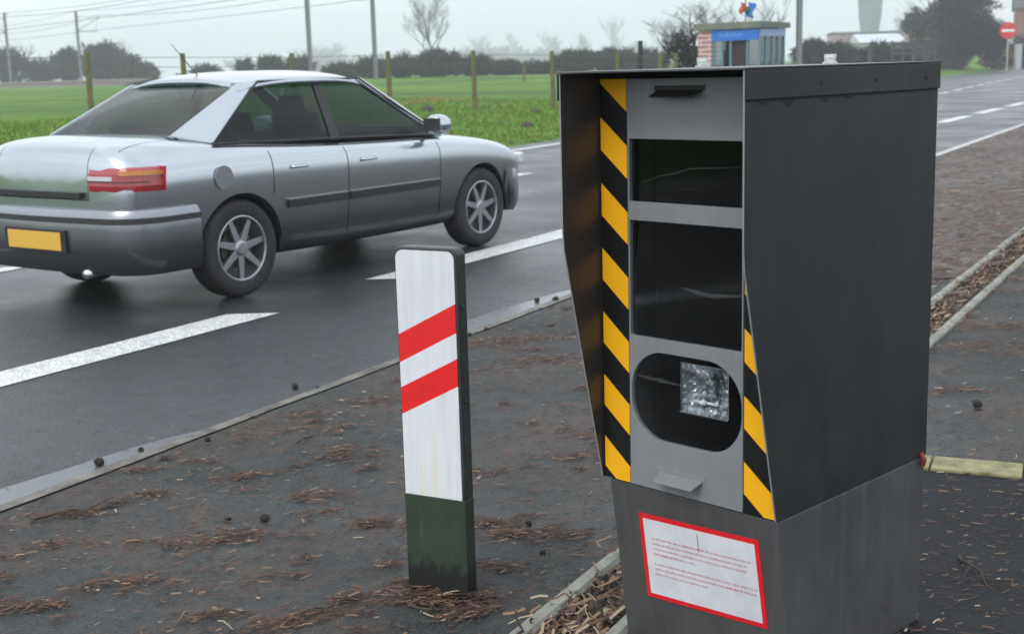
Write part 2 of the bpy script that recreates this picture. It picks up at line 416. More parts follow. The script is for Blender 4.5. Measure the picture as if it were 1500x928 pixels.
for _ in range(5200):
    y = 2.6 + 9 * rng.random() ** 1.5; x = K1(y) + (rng.uniform(.055, .25) if rng.random() < .9 else rng.uniform(-.05, .36))
    gl.cur = rng.choices(range(5), (4, 4, 4.5, 3, 2.2))[0]
    needle(gl, x, y, (.012 if .06 < x - K1(y) < .235 else .04) + rng.random() * .016, rng.uniform(.02, .07), rng.uniform(.003, .009), rng.uniform(0, 3.1), rng.uniform(-.2, .35), rng.uniform(-.2, .2))
tag(gl.build('leaf_litter', NEED, recalc=False), 'pale dry leaves and stalks filling the channel between the kerbs', 'litter', kind='stuff')
# chips on the black asphalt
gl = MB()
for _ in range(230):
    y = rng.uniform(2.6, 4.25); x = rng.uniform(.9, 2.1)
    p = Vector((x, y, 0)); 
    if (p - a).dot(n2) < .02: continue
    gl.cur = rng.choices(range(5), (2, 3, 2, 3, 1.2))[0]
    needle(gl, x, y, .009, rng.uniform(.006, .022), rng.uniform(.002, .006), rng.uniform(-.8, .8), rng.uniform(0, .1), rng.uniform(-.3, .3))
tag(gl.build('bark_chips', NEED, recalc=False), 'pale bark chips scattered on the black asphalt', 'litter', kind='stuff')

M_['cone'] = worn('cone_scales', (.010, .007, .006), (.03, .018, .012), 60, (.6, .8), bmp=.5)
def cone_mesh(seed):
    r2 = random.Random(seed); g = MB(); n = 9
    prof = [(.3, 0), (.75, .25), (1, .8), (.9, 1.2), (.55, 1.6), (.15, 1.85)]
    vs_, fs_ = [], []
    for i, (r_, z_) in enumerate(prof):
        for k in range(n * 2):
            an = math.pi * k / n; rr = r_ * (1 + (.22 if (k + i) % 2 else -.12) + r2.uniform(-.06, .06))
            vs_.append((rr * math.cos(an), rr * math.sin(an), z_ - .15 * (k % 2)))
    nn = 2 * n
    for i in range(len(prof) - 1):
        for k in range(nn): fs_.append((i * nn + k, i * nn + (k + 1) % nn, (i + 1) * nn + (k + 1) % nn, (i + 1) * nn + k))
    fs_.append(tuple(range(nn))[::-1]); fs_.append(tuple(range((len(prof) - 1) * nn, len(prof) * nn)))
    return g.add(vs_, fs_)
CONES = [(210,659,.018,'small dark cone on the kerb line, right of the big one at the far left'),(152,680,.032,'larger brown cone lying against the kerb at the left'),
 (307,645,.02,'small black cone just on the footway side of the kerb, left of the post'),(428,567,.026,'black cone lying on the road just before the kerb'),(467,568,.018,'flat dark cone on the kerb beside the black one on the road'),
 (383,762,.026,'round black cone alone on the footway left of the striped post'),(336,760,.016,'tiny dark cone left of the round black one on the footway'),(785,441,.026,'dark cone on the wet kerb close to the cabinet'),
 (812,438,.03,'dark cone on the kerb, nearest the cabinet'),(690,490,.022,'dark cone on the kerb just right of the striped post'),(712,482,.018,'small cone on the kerb right of the striped post, second one along'),(1437,597,.034,'large brown cone on the footway right of the cabinet'),
 (778,768,.018,'dark cone in the needle drift between post and cabinet'),(796,808,.014,'tiny dark cone below the needle drift near the kerb stones')]
for i, (px, py, r_, lab) in enumerate(CONES):
    o = cone_mesh(i).build('pine_cone', M_['cone']); p = gnd(px, py + 2)
    r_ *= .62; o.scale = (r_ * 1.05, r_ * .72, r_); o.rotation_euler = (R(80 + rng.uniform(-20, 20)), rng.uniform(-.3, .3), rng.uniform(0, 6)); o.location = p + Vector((0, 0, r_ * .62))
    tag(o, lab, 'pine cone', 'dark cones lying about the kerb')
M_['bark'] = worn('bark', (.05, .032, .02), (.11, .075, .05), 40, (.7, .9), bmp=.5)
def twig(px0, py0, px1, py1, r_, lab, forks=2, m_=None):
    p0, p1 = gnd(px0, py0), gnd(px1, py1); g = MB(); n = 7; pts = []
    for i in range(n):
        t = i / (n - 1); p = p0.lerp(p1, t); d = (p1 - p0).normalized(); nn = Vector((-d.y, d.x, 0))
        pts.append(p + nn * .02 * noise.noise(Vector((t * 3, px0, 0))) + Vector((0, 0, .012 + .006 * math.sin(t * 5))))
    g.tube(pts, [r_ * (1 - .7 * i / (n - 1)) for i in range(n)], 6)
    for k in range(forks):
        i = 2 + k * 2; d = (p1 - p0).normalized(); an = R(35) * (1 if k % 2 else -1)
        dd = Vector((d.x * math.cos(an) - d.y * math.sin(an), d.x * math.sin(an) + d.y * math.cos(an), .05)); g.tube([pts[i], pts[i] + dd * .07, pts[i] + dd * .13 + d * .01], [r_ * .5, r_ * .35, r_ * .15], 5)
    return tag(g.build('twig', m_ or M_['bark'], smooth=True), lab, 'twig', 'fallen twigs')
twig(45, 765, 170, 742, .007, 'long dark twig lying on the footway at the far left')
twig(430, 905, 500, 893, .004, 'thin twig at the bottom edge left of the striped post')
twig(1405, 820, 1460, 870, .004, 'thin dark twig on the black asphalt right of the cabinet')
twig(865, 655, 905, 638, .004, 'short twig beside the cabinet on the kerb side', 1)
twig(435, 652, 460, 640, .005, 'short dark stick in the middle of the footway', 1)
twig(320, 915, 345, 925, .003, 'pale thin stalk at the lower left', 0, M_['needle_e'])
twig(275, 903, 258, 916, .0035, 'pale straw stalk at the bottom left corner area', 0, M_['needle_c'])

# ------------------------------------------------------------------ striped marker post
M_['post_dark'] = worn('post_plastic', (.018, .024, .022), (.04, .05, .045), 20, (.35, .5), bmp=.1)
def post_green():
    m_ = mat('post_green', (.03, .05, .03), .55); v = coords(m_)
    c = ramp(m_, noise_(m_, v, 7, 5, .6), [(.35, (.020, .034, .020)), (.65, (.034, .056, .034))])
    sc_ = ramp(m_, noise_(m_, coords(m_, scale=(9, 1, 2), rot=(0, R(35), 0)), 3, 4), [(.6, 0.), (.72, .5)])
    c = mixc(m_, sc_, c, (.06, .085, .06))
    sp = N(m_, 'ShaderNodeSeparateXYZ'); L(m_, v, sp.inputs[0])     # splashed mud with a ragged top edge
    e = math_(m_, 'ADD', sp.outputs[2], math_(m_, 'MULTIPLY', math_(m_, 'SUBTRACT', noise_(m_, coords(m_, scale=(1, 1, .35)), 38, 5, .75), .5), .20))
    c = mixc(m_, ramp(m_, e, [(.075, 1.), (.105, 0.)]), c, (.008, .009, .007))
    L(m_, c, BS(m_).inputs['Base Color']); return m_
M_['post_green'] = post_green()
def sheet_mat():
    m_ = mat('reflective_sheet', (.8, .8, .8), .35, spec=.6, coat=.2); v = coords(m_)
    sp = N(m_, 'ShaderNodeSeparateXYZ'); L(m_, v, sp.inputs[0])
    X, Z = sp.outputs[0], sp.outputs[2]
    w_ = math_(m_, 'SUBTRACT', Z, math_(m_, 'MULTIPLY', X, .515))
    def band(lo, hi):
        return math_(m_, 'MULTIPLY', math_(m_, 'GREATER_THAN', w_, lo), math_(m_, 'LESS_THAN', w_, hi))
    f = math_(m_, 'ADD', band(.645, .721), band(.504, .577))
    dirt_dark = ramp(m_, noise_(m_, coords(m_, scale=(1, 1, .12)), 26, 5, .6), [(.46, 0.), (.70, .42)])
    drip = math_(m_, 'MULTIPLY', ramp(m_, noise_(m_, coords(m_, scale=(1, 1, .05)), 34, 3, .6), [(.56, 0.), (.62, .8)]), ramp(m_, Z, [(.34, 1.), (.66, 0.)]))
    white = mixc(m_, dirt_dark, (.74, .76, .79), (.50, .52, .54)); white = mixc(m_, drip, white, (.74, .71, .55))
    red = mixc(m_, ramp(m_, noise_(m_, v, 22, 5, .7), [(.5, 0.), (.7, .5)]), (.78, .012, .012), (.62, .008, .01))
    L(m_, mixc(m_, f, white, red), BS(m_).inputs['Base Color']); 
    bump(m_, noise_(m_, v, 14, 3), .08, .004)
    return m_
M_['sheet'] = sheet_mat()
PY = R(-27.73)
mp_ = empty('marker_post', (-.2978, 3.3697, 0), PY)
tag(mp_, 'flat upright white post with two slanting red stripes and green foot', 'marker post')
def rounded(x0, x1, z0, z1, r_, n=8, corners=(0, 1, 1, 0)):
    """outline counter-clockwise from bottom-left: corners = bl, tl.. flags (bl, br, tr, tl)"""
    pts = []
    cs = [(x0, z0, 180), (x1, z0, 270), (x1, z1, 0), (x0, z1, 90)]
    for (cx, cz, a0), fl in zip(cs, corners):
        rr = r_ if fl else 0
        ox = cx + (rr if cx == x0 else -rr); oz = cz + (rr if cz == z0 else -rr)
        if rr == 0: pts.append((cx, cz)); continue
        for k in range(n + 1):
            an = R(a0 + 90 * k / n); pts.append((ox + rr * math.cos(an), oz + rr * math.sin(an)))
    return pts
LEAN = Matrix(((1, 0, -.006, 0), (0, 1, 0, 0), (0, 0, 1, 0), (0, 0, 0, 1)))
g = MB(); g.prism(rounded(-.006, .182, .283, .953, .022, corners=(0, 0, 1, 1)), 'y', 0, .046)
o = g.build('board', M_['post_dark'], mp_, bevel=.004)
g = MB(); g.prism([(-.006, -.06), (.182, -.06), (.182, .283), (-.006, .283)], 'y', -.001, .047)
o = g.build('foot', M_['post_green'], mp_, bevel=.003)
g = MB(); g.prism([(x, z) for x, z in rounded(-.001, .174, .2835, .945, .022, corners=(0, 0, 1, 1))], 'y', -.0025, .002)
o = g.build('reflective_sheet', M_['sheet'], mp_)
for z in (.80, .55): g = MB(); g.tube([(.182, .02, z), (.189, .02, z)], .006, 10); g.build('bolt', M_['post_dark'], mp_)
gl = MB()                                                             # soil and straw round its foot
for _ in range(420):
    an = rng.uniform(0, 6.28); r_ = abs(rng.gauss(.0, .055)); e = Vector((-.2, 3.33, 0)) + Vector((math.cos(PY), math.sin(PY), 0)) * rng.uniform(-.13, .13)
    gl.cur = rng.choices(range(5), (3, 4, 1.2, 8, .3))[0]
    needle(gl, e.x + math.cos(an) * r_, e.y + math.sin(an) * r_, .008 + rng.random() * .02 * math.exp(-r_ * 20), rng.uniform(.02, .09), rng.uniform(.002, .005), PY + rng.gauss(0, .6), rng.uniform(-.05, .2), rng.uniform(-.3, .3))
tag(gl.build('straw_debris', NEED, recalc=False), 'straw and soil gathered round the foot of the striped post', 'litter', kind='stuff')

# ------------------------------------------------------------------ speed camera cabinet
def grey_paint(name, c1, c2, rough, streak=.5, rust=0.):
    m_ = mat(name, c1, rough, spec=.45); v = coords(m_)
    c = ramp(m_, noise_(m_, v, 4.5, 6, .6), [(.35, c1), (.68, c2)])
    st = ramp(m_, noise_(m_, coords(m_, scale=(1, 1, .07)), 38, 5, .65), [(.5, 0.), (.75, streak)])
    c = mixc(m_, st, c, tuple(x * 1.35 for x in c2))
    sp = ramp(m_, noise_(m_, v, 130, 2, .5), [(.68, 0.), (.76, .6)])
    c = mixc(m_, sp, c, tuple(x * .5 for x in c1))
    L(m_, c, BS(m_).inputs['Base Color'])
    L(m_, ramp(m_, noise_(m_, v, 9, 5), [(.3, rough - .08), (.7, rough + .1)]), BS(m_).inputs['Roughness'])
    bump(m_, noise_(m_, v, 420, 2), .12, .001)
    return m_
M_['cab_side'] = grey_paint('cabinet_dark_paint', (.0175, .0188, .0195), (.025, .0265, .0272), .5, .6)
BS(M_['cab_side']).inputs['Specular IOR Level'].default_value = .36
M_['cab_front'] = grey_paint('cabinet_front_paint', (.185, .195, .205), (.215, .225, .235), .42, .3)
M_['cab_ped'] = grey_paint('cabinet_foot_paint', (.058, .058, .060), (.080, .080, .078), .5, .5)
M_['cab_inner'] = mat('cabinet_inner_cheek', (.034, .030, .028), .36, 0, .5)
M_['edge_metal'] = mat('worn_edge', (.28, .29, .29), .45, .3)
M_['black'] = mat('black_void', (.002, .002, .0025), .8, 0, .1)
M_['lip'] = mat('window_seal', (.012, .012, .013), .5)
def glass_mat(name, tint, mixf=.12, rough=.03, refl=.9):
    m_ = bpy.data.materials.new(name); m_.use_nodes = True; t_ = m_.node_tree; t_.nodes.clear()
    out = t_.nodes.new('ShaderNodeOutputMaterial'); gl_ = t_.nodes.new('ShaderNodeBsdfGlossy'); tr = t_.nodes.new('ShaderNodeBsdfTransparent')
    fr = t_.nodes.new('ShaderNodeFresnel'); mx_ = t_.nodes.new('ShaderNodeMixShader'); ad = t_.nodes.new('ShaderNodeMath'); ad.operation = 'MULTIPLY_ADD'
    fr.inputs[0].default_value = 1.5; ad.inputs[1].default_value = refl; ad.inputs[2].default_value = mixf; gl_.inputs['Roughness'].default_value = rough
    gl_.inputs['Color'].default_value = (1, 1, 1, 1); tr.inputs['Color'].default_value = (*tint, 1)
    t_.links.new(fr.outputs[0], ad.inputs[0]); t_.links.new(ad.outputs[0], mx_.inputs[0]); t_.links.new(tr.outputs[0], mx_.inputs[1]); t_.links.new(gl_.outputs[0], mx_.inputs[2]); t_.links.new(mx_.outputs[0], out.inputs[0])
    return m_
M_['win'] = None
def dusty(m_):
    t_ = m_.node_tree; out = [n for n in t_.nodes if n.type == 'OUTPUT_MATERIAL'][0]; src = out.inputs[0].links[0].from_socket
    df = t_.nodes.new('ShaderNodeBsdfDiffuse'); df.inputs[0].default_value = (.5, .5, .48, 1); mx_ = t_.nodes.new('ShaderNodeMixShader')
    f = math_(m_, 'ADD', ramp(m_, noise_(m_, coords(m_, scale=(1, 1, 7), rot=(0, R(8), 0)), 9, 6, .7, .6), [(.55, 0.), (.85, .008)]), ramp(m_, noise_(m_, coords(m_), 150, 1, .5), [(.80, 0.), (.83, .25)]))
    t_.links.new(f, mx_.inputs[0]); t_.links.new(src, mx_.inputs[1]); t_.links.new(df.outputs[0], mx_.inputs[2]); t_.links.new(mx_.outputs[0], out.inputs[0]); return m_
M_['win'] = dusty(glass_mat('cabinet_window', (.93, .95, .96), 0.0, .04, .10))
def stripes(name, phase, period, u0):
    m_ = mat(name, (.8, .4, .01), .5, spec=.3); v = coords(m_)
    sp = N(m_, 'ShaderNodeSeparateXYZ'); L(m_, v, sp.inputs[0])
    w_ = math_(m_, 'ADD', sp.outputs[2], math_(m_, 'MULTIPLY', math_(m_, 'SUBTRACT', sp.outputs[0], u0), .82))
    t_ = math_(m_, 'DIVIDE', math_(m_, 'SUBTRACT', phase + period * 20, w_), period)
    f = math_(m_, 'LESS_THAN', math_(m_, 'FRACT', t_), .495)
    d = ramp(m_, noise_(m_, v, 55, 6, .7), [(.62, 0.), (.72, .5)])
    y_ = mixc(m_, d, (.86, .42, .004), (.55, .27, .01)); k_ = mixc(m_, d, (.004, .004, .004), (.012, .012, .012))
    L(m_, mixc(m_, f, k_, y_), BS(m_).inputs['Base Color']); return m_
cab = empty('speed_camera_cabinet', (.2077, 2.9925, 0), -.7951)
tag(cab, 'tall dark grey roadside speed camera cabinet with black windows and yellow-black striped edges', 'speed camera')
Wd, P_, D_, ZT, ZK, ZB = .492, .127, .643, 1.3885, 1.0155, .437
zs_ = 1.330
# cheeks: run forward of the front panel, cut back towards the foot
prof = [(-P_, 1.383), (-P_, ZK + .03), (-P_ + .0035, ZK - .02), (-.004, ZB), (D_, ZB), (D_, 1.383)]
for k, (u0, u1) in enumerate(((0, .004), (Wd - .004, Wd))):
    g = MB(); g.prism(prof, 'x', u0, u1)
    for f_i in range(len(g.f)): g.mi[f_i] = 0
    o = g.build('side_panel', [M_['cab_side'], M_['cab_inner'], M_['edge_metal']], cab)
    for p in o.data.polygons:                       # inner faces are glossier and unpainted grey, front edges worn bright
        n = p.normal
        if (k == 0 and n.x > .9) or (k == 1 and n.x < -.9): p.material_index = 1
        elif n.y < -.6: p.material_index = 2
g = MB(); g.box((.0045, .014, ZB), (Wd - .0045, .017, zs_ + .03)); g.box((.0045, D_ - .01, ZB), (Wd - .0045, D_ - .001, zs_ + .03)); g.box((.0045, .0175, ZB + .001), (Wd - .0045, D_ - .011, ZB + .005))
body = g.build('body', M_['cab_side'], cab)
# roof cap with folded skirts and a drip edge
g = MB(); g.prism([(-P_ - .004, 1.384), (D_ + .005, 1.384), (D_ + .005, 1.3885), (-P_ - .004, 1.3885)], 'x', -.004, Wd + .004)
g.box((Wd + .0012, -P_ - .003, 1.326), (Wd + .004, D_ + .004, 1.3835)); g.box((-.004, -P_ - .003, 1.326), (-.0012, D_ + .004, 1.3835)); g.box((-.001, D_ + .0012, 1.326), (Wd + .001, D_ + .004, 1.3835))
M_['roof_top'] = grey_paint('cabinet_roof_paint', (.06, .063, .066), (.10, .10, .10), .4, .4)
roof = g.build('roof', [M_['cab_side'], M_['roof_top']], cab, bevel=.0012)
for p in roof.data.polygons:
    if p.normal.z > .9 or (p.normal.y < -.9 and p.center.z > 1.385): p.material_index = 1
for v_ in (.14, .36, .58): g = MB(); g.tube([(Wd + .003, v_, 1.352), (Wd + .0062, v_, 1.352)], .0045, 10); g.build('rivet', M_['cab_side'], cab)
# jagged dark seam below the skirt
M_['seam'] = mat('dark_seam', (.006, .006, .006), .8)  # dark ragged band along the joint
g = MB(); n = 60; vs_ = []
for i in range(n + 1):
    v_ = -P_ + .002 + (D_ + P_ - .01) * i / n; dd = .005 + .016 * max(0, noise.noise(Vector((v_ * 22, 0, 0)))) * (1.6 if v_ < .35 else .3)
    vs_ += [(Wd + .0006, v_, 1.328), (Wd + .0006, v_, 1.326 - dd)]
g.add(vs_, [(2 * i, 2 * i + 1, 2 * i + 3, 2 * i + 2) for i in range(n)]); g.build('dark_seam', M_['seam'], cab, recalc=False)
# front panel with three openings
su = .088
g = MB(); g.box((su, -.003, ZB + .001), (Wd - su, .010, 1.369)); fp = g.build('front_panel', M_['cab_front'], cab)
def cutter(poly, lo=-.03, hi=.03):
    g = MB(); g.prism(poly, 'y', lo, hi); o = g.build('cutter', M_['lip']); o.matrix_world = Matrix.Translation(cab.location) @ Matrix.Rotation(-.7951, 4, 'Z'); return o
bpy.context.view_layer.update()
ALL = (1, 1, 1, 1); W1 = rounded(.0925, .3995, 1.099, 1.238, .004, corners=ALL); W2 = rounded(.0925, .3995, .793, 1.057, .004, corners=ALL)
W3 = rounded(.0945, .4005, .556, .762, .092, n=12, corners=ALL)
cut(fp, [cutter(W1), cutter(W2), cutter(W3)])
b = fp.modifiers.new('bevel', 'BEVEL'); b.width = .0012; b.segments = 2; b.limit_method = 'ANGLE'
for lab, W_ in (('upper window of the cabinet', W1), ('large middle window of the cabinet', W2), ('rounded lower window with the flash behind it', W3)):
    g = MB(); g.prism(W_, 'y', .004, .0065); o = g.build('window', M_['win'], cab); o['label'] = lab
# dark chambers behind the windows
g = MB()
for (z0, z1) in ((1.085, 1.25), (.78, 1.07), (.545, .772)):
    g.box((su + .001, .1, z0), (Wd - su - .001, .103, z1)); 
    g.box((su - .003, .0105, z0), (su, .1, z1)); g.box((Wd - su, .0105, z0), (Wd - su + .003, .1, z1))
    g.box((su, .0105, z0 - .003), (Wd - su, .1, z0)); g.box((su, .0105, z1), (Wd - su, .1, z1 + .003))
g.build('chamber', M_['black'], cab)
# front board behind needs the openings too
g = MB(); g.box((.0045, .0105, ZB), (su - .003, .0135, 1.376)); g.box((Wd - su + .003, .0105, ZB), (Wd - .0045, .0135, 1.376))
g.build('edge_board', M_['cab_side'], cab)
for o in [body]:
    cut(o, [cutter(rounded(.093, .399, 1.09, 1.245, .003), -.01, .1), cutter(rounded(.093, .399, .785, 1.065, .003), -.01, .1), cutter(rounded(.093, .399, .55, .768, .003), -.01, .1)])
# faint shapes of the instruments
M_['instr'] = mat('instrument', (.010, .011, .016), .45)
M_['reflection_streak'] = bpy.data.materials.new('painted_reflection'); M_['reflection_streak'].use_nodes = True; t_ = M_['reflection_streak'].node_tree; t_.nodes.clear()
o1 = t_.nodes.new('ShaderNodeOutputMaterial'); a1 = t_.nodes.new('ShaderNodeBsdfDiffuse'); b1 = t_.nodes.new('ShaderNodeBsdfTransparent'); m1 = t_.nodes.new('ShaderNodeMixShader')
a1.inputs[0].default_value = (.45, .47, .48, 1); m1.inputs[0].default_value = .08; t_.links.new(b1.outputs[0], m1.inputs[1]); t_.links.new(a1.outputs[0], m1.inputs[2]); t_.links.new(m1.outputs[0], o1.inputs[0])
def reflection_streak(pts, wid):  # pale ribbons laid on the glass to imitate streak reflections
    g = MB(); vs_ = []; n = 18
    for i in range(n + 1):
        t = i / n; k = min(int(t * (len(pts) - 1)), len(pts) - 2); f = t * (len(pts) - 1) - k; f = f * f * (3 - 2 * f)
        u_ = pts[k][0] + (pts[k + 1][0] - pts[k][0]) * (t * (len(pts) - 1) - k); z_ = pts[k][1] + (pts[k + 1][1] - pts[k][1]) * f
        ww = wid * (.25 + .75 * math.sin(math.pi * t)) * (1 + .5 * noise.noise(Vector((t * 9, wid * 900, 0))))
        vs_ += [(u_, .0032, z_ - ww / 2), (u_, .0032, z_ + ww / 2)]
    g.add(vs_, [(2 * i, 2 * i + 1, 2 * i + 3, 2 * i + 2) for i in range(n)]); g.build('reflection_streak', M_['reflection_streak'], cab, recalc=False)
reflection_streak([(.11, 1.140), (.19, 1.160), (.27, 1.178), (.398, 1.184)], .0022); reflection_streak([(.12, 1.142), (.20, 1.163), (.30, 1.181), (.39, 1.180)], .0008)
reflection_streak([(.19, 1.128), (.28, 1.134), (.36, 1.142)], .0010); reflection_streak([(.23, .915), (.31, .905), (.398, .912)], .010); reflection_streak([(.26, .912), (.32, .908), (.398, .915)], .004)
reflection_streak([(.215, 1.05), (.222, 1.02), (.232, .99)], .001); reflection_streak([(.10, .700), (.16, .697), (.235, .694)], .010)
# flash unit
M_['chrome'] = mat('flash_chrome', (.75, .77, .78), .18, 1.0)
def fl_f(m_, v):
    n = N(m_, 'ShaderNodeTexVoronoi'); n.inputs['Scale'].default_value = 38; L(m_, v, n.inputs['Vector']); return n.outputs['Distance']
def lens_mat():  # the bowl's bright and dark reflections are painted into its colour
    m_ = mat('flash_lens', (.5, .52, .53), .15, .45); v = coords(m_)
    L(m_, mixc(m_, ramp(m_, fl_f(m_, v), [(.0, 0.), (.35, 1.)]), (.99, 1., 1.), ramp(m_, noise_(m_, v, 11, 2, .5, .8), [(.38, (.06, .065, .068)), (.5, (.30, .32, .33)), (.64, (.78, .80, .82))])), BS(m_).inputs['Base Color'])
    bump(m_, noise_(m_, v, 22, 1, .5, .5), .8, .02); return m_
M_['flash'] = lens_mat()
g = MB(); nx, nz_ = 26, 22; vs_ = []
for j in range(nz_ + 1):
    for i in range(nx + 1):
        s_, t_ = i / nx * 2 - 1, j / nz_ * 2 - 1
        dpt = .03 * (1 - abs(s_) ** 2.2) * (1 - abs(t_) ** 2.2) + .004 * math.sin(i * 2.4) * math.cos(j * 2.1)
        vs_.append((.2695 + .064 * s_, .042 + dpt, .680 + .056 * t_))
g.add(vs_, [(j * (nx + 1) + i, j * (nx + 1) + i + 1, (j + 1) * (nx + 1) + i + 1, (j + 1) * (nx + 1) + i) for j in range(nz_) for i in range(nx)])
fl = g.build('flash_unit', M_['flash'], cab, recalc=False)
g = MB(); g.box((.203, .036, .6215), (.336, .050, .6245)); g.box((.203, .040, .736), (.336, .05, .7375)); g.box((.203, .04, .625), (.2045, .05, .736)); g.box((.3345, .04, .625), (.336, .05, .736))
g.build('flash_frame', M_['chrome'], fl)
g = MB(); g.tube([(.235, .05, .650), (.300, .05, .650)], .0035, 10); g.lathe([(.001, -.006), (.008, -.004), (.010, 0), (.008, .004), (.001, .006)], 14, Matrix.Translation((.262, .046, .651))); g.build('flash_tube', mat('flash_tube', (.8, .82, .85), .1), fl, smooth=True)
g = MB(); g.box((.0045, -.012, 1.3695), (Wd - .0045, .0135, 1.3832)); g.box((.0045, -P_ + .008, 1.3805), (Wd - .0045, -.0125, 1.3832)); g.build('under_roof_shade', M_['black'], cab)  # black board and ceiling stand in for the shade under the roof
# striped edges
g = MB(); g.box((.009, -.0015, ZB + .002), (.0855, .010, 1.369)); o = g.build('striped_edge', stripes('stripe_left', 1.285, .149, .009), cab); o['label'] = 'full-length black and yellow striped edge'
g = MB(); g.box((Wd - su + .0025, -.0015, ZB + .002), (Wd - .0045, .010, 1.369)); o = g.build('striped_edge', stripes('stripe_right', .847, .146, .405), cab); o['label'] = 'striped edge half hidden by the side panel'
# pull handles: bent plates standing off the panel
def handle(uc, zc, w1, w2, out, drop):
    g = MB(); t = .003
    top = [(uc - w1, -.003, zc), (uc + w1, -.003, zc)]; bot = [(uc - w2, -.003 - out, zc - drop), (uc + w2, -.003 - out, zc - drop)]
    vs_ = [top[0], top[1], bot[1], bot[0]] + [(p[0], p[1] + .001, p[2] - t) for p in (top[0], top[1], bot[1], bot[0])]
    g.add(vs_, [(0, 1, 2, 3), (7, 6, 5, 4), (0, 4, 5, 1), (1, 5, 6, 2), (2, 6, 7, 3), (3, 7, 4, 0)])
    g.box((uc - w1 - .006, -.0045, zc - .001), (uc + w1 + .006, -.003, zc + .009))
    return g
handle(.236, 1.3445, .062, .056, .036, .013).build('handle', M_['cab_side'], cab, bevel=.0012)
handle(.236, .486, .062, .052, .034, .016).build('handle', M_['cab_front'], cab, bevel=.0012)
# foot
fy = lambda z: .004 + .058 * (ZB - z) / ZB
g = MB(); g.add([(.018, fy(ZB), ZB - .003), (Wd - .001, fy(ZB), ZB - .003), (Wd - .001, D_ - .004, ZB - .003), (.018, D_ - .004, ZB - .003), (.022, fy(-.05), -.05), (Wd + .004, fy(-.05), -.05), (Wd - .004, D_ - .008, -.05), (.022, D_ - .008, -.05)],
    [(0, 1, 2, 3), (7, 6, 5, 4), (0, 4, 5, 1), (1, 5, 6, 2), (2, 6, 7, 3), (3, 7, 4, 0)])
ped = g.build('foot', M_['cab_ped'], cab, bevel=.003)
# notice on the foot, on the slanting face
M_['white_label'] = worn('notice_white', (.72, .74, .77), (.60, .62, .66), 12, (.35, .5), bmp=.05)
M_['red_label'] = mat('notice_red', (.72, .012, .02), .4); M_['red_text'] = mat('notice_print', (.62, .20, .24), .5); M_['red_bold'] = mat('notice_print_bold', (.58, .03, .06), .5)
A_, B_, C_, E_ = (.0985, .3655), (.437, .3785), (.4455, .166), (.1015, .1485)
def onlab(s_, t_, off):
    u_ = (A_[0] * (1 - s_) + B_[0] * s_) * (1 - t_) + (E_[0] * (1 - s_) + C_[0] * s_) * t_
    z_ = (A_[1] * (1 - s_) + B_[1] * s_) * (1 - t_) + (E_[1] * (1 - s_) + C_[1] * s_) * t_
    return (u_, fy(z_) - off, z_)
def labquad(g, s0, t0, s1, t1, off, th=.0006):
    p = [onlab(s0, t0, off), onlab(s1, t0, off), onlab(s1, t1, off), onlab(s0, t1, off)]
    q_ = [(x, y + th, z) for x, y, z in p]
    g.add(p + q_, [(0, 1, 2, 3), (7, 6, 5, 4), (0, 4, 5, 1), (1, 5, 6, 2), (2, 6, 7, 3), (3, 7, 4, 0)])
g = MB(); labquad(g, 0, 0, 1, 1, .0022, .0025); nt_ = g.build('notice', M_['red_label'], cab)
g = MB(); labquad(g, .036, .055, .966, .945, .0030); g.build('notice_face', M_['white_label'], nt_)
r2 = random.Random(3); g = MB(); gb = MB()
def printline(s0, s1, t_, bold=()):
    s_ = s0
    while s_ < s1:
        n = r2.randint(2, 9)
        for k in range(n):
            isb = any(a_ <= s_ <= b_ for a_, b_ in bold); wch = .0062 if not isb else .008
            h = .016 if r2.random() < .7 else .026
            tgt = gb if isb else g
            labquad(tgt, s_, t_ - h, s_ + .0022 + (.0018 if isb else 0), t_, .0034, .0003)
            if r2.random() < .6: labquad(tgt, s_, t_ - .004, s_ + wch * .8, t_, .0034, .0003)
            if r2.random() < .5: labquad(tgt, s_, t_ - .016, s_ + wch * .8, t_ - .0125, .0034, .0003)
            s_ += wch
            if s_ > s1: break
        s_ += .007
printline(.10, .92, .285, [(.36, .44)]); printline(.10, .88, .345); printline(.10, .88, .405); printline(.10, .45, .465, [(.17, .28)])
printline(.10, .95, .585); printline(.10, .95, .645, [(.70, .82)]); printline(.10, .55, .705)
g.build('print', M_['red_text'], nt_, recalc=False); gb.build('bold_print', M_['red_bold'], nt_, recalc=False)
# rust runs and scratches
M_['rustrun'] = mat('rust_run', (.10, .05, .03), .7); M_['scratch'] = mat('grey_scratch', (.30, .31, .32), .6)
g = MB(); vs_ = []
for i in range(12):
    z_ = ZB - .006 - i * .010; u_ = .272 + .006 * math.sin(i * .6) + i * .0012; ww = .0012
    vs_ += [(u_ - ww, fy(z_) - .0006, z_), (u_ + ww, fy(z_) - .0006, z_)]
g.add(vs_, [(2 * i, 2 * i + 1, 2 * i + 3, 2 * i + 2) for i in range(11)]); 
vs_ = [(Wd - .0006 + .002, v_, z_) for v_, z_ in ()]
g.build('rust_run', M_['rustrun'], cab, recalc=False)
g = MB(); labquad(g, .50, .10, .506, .30, .0042); g.build('scratch', M_['scratch'], nt_)
g = MB(); g.tube([(Wd + .002, .612, ZB + .01), (Wd + .010, .617, ZB - .004), (Wd + .004, .622, ZB - .022)], .006, 8); g.build('rusty_lug', mat('rusty_lug', (.30, .05, .03), .7), cab)
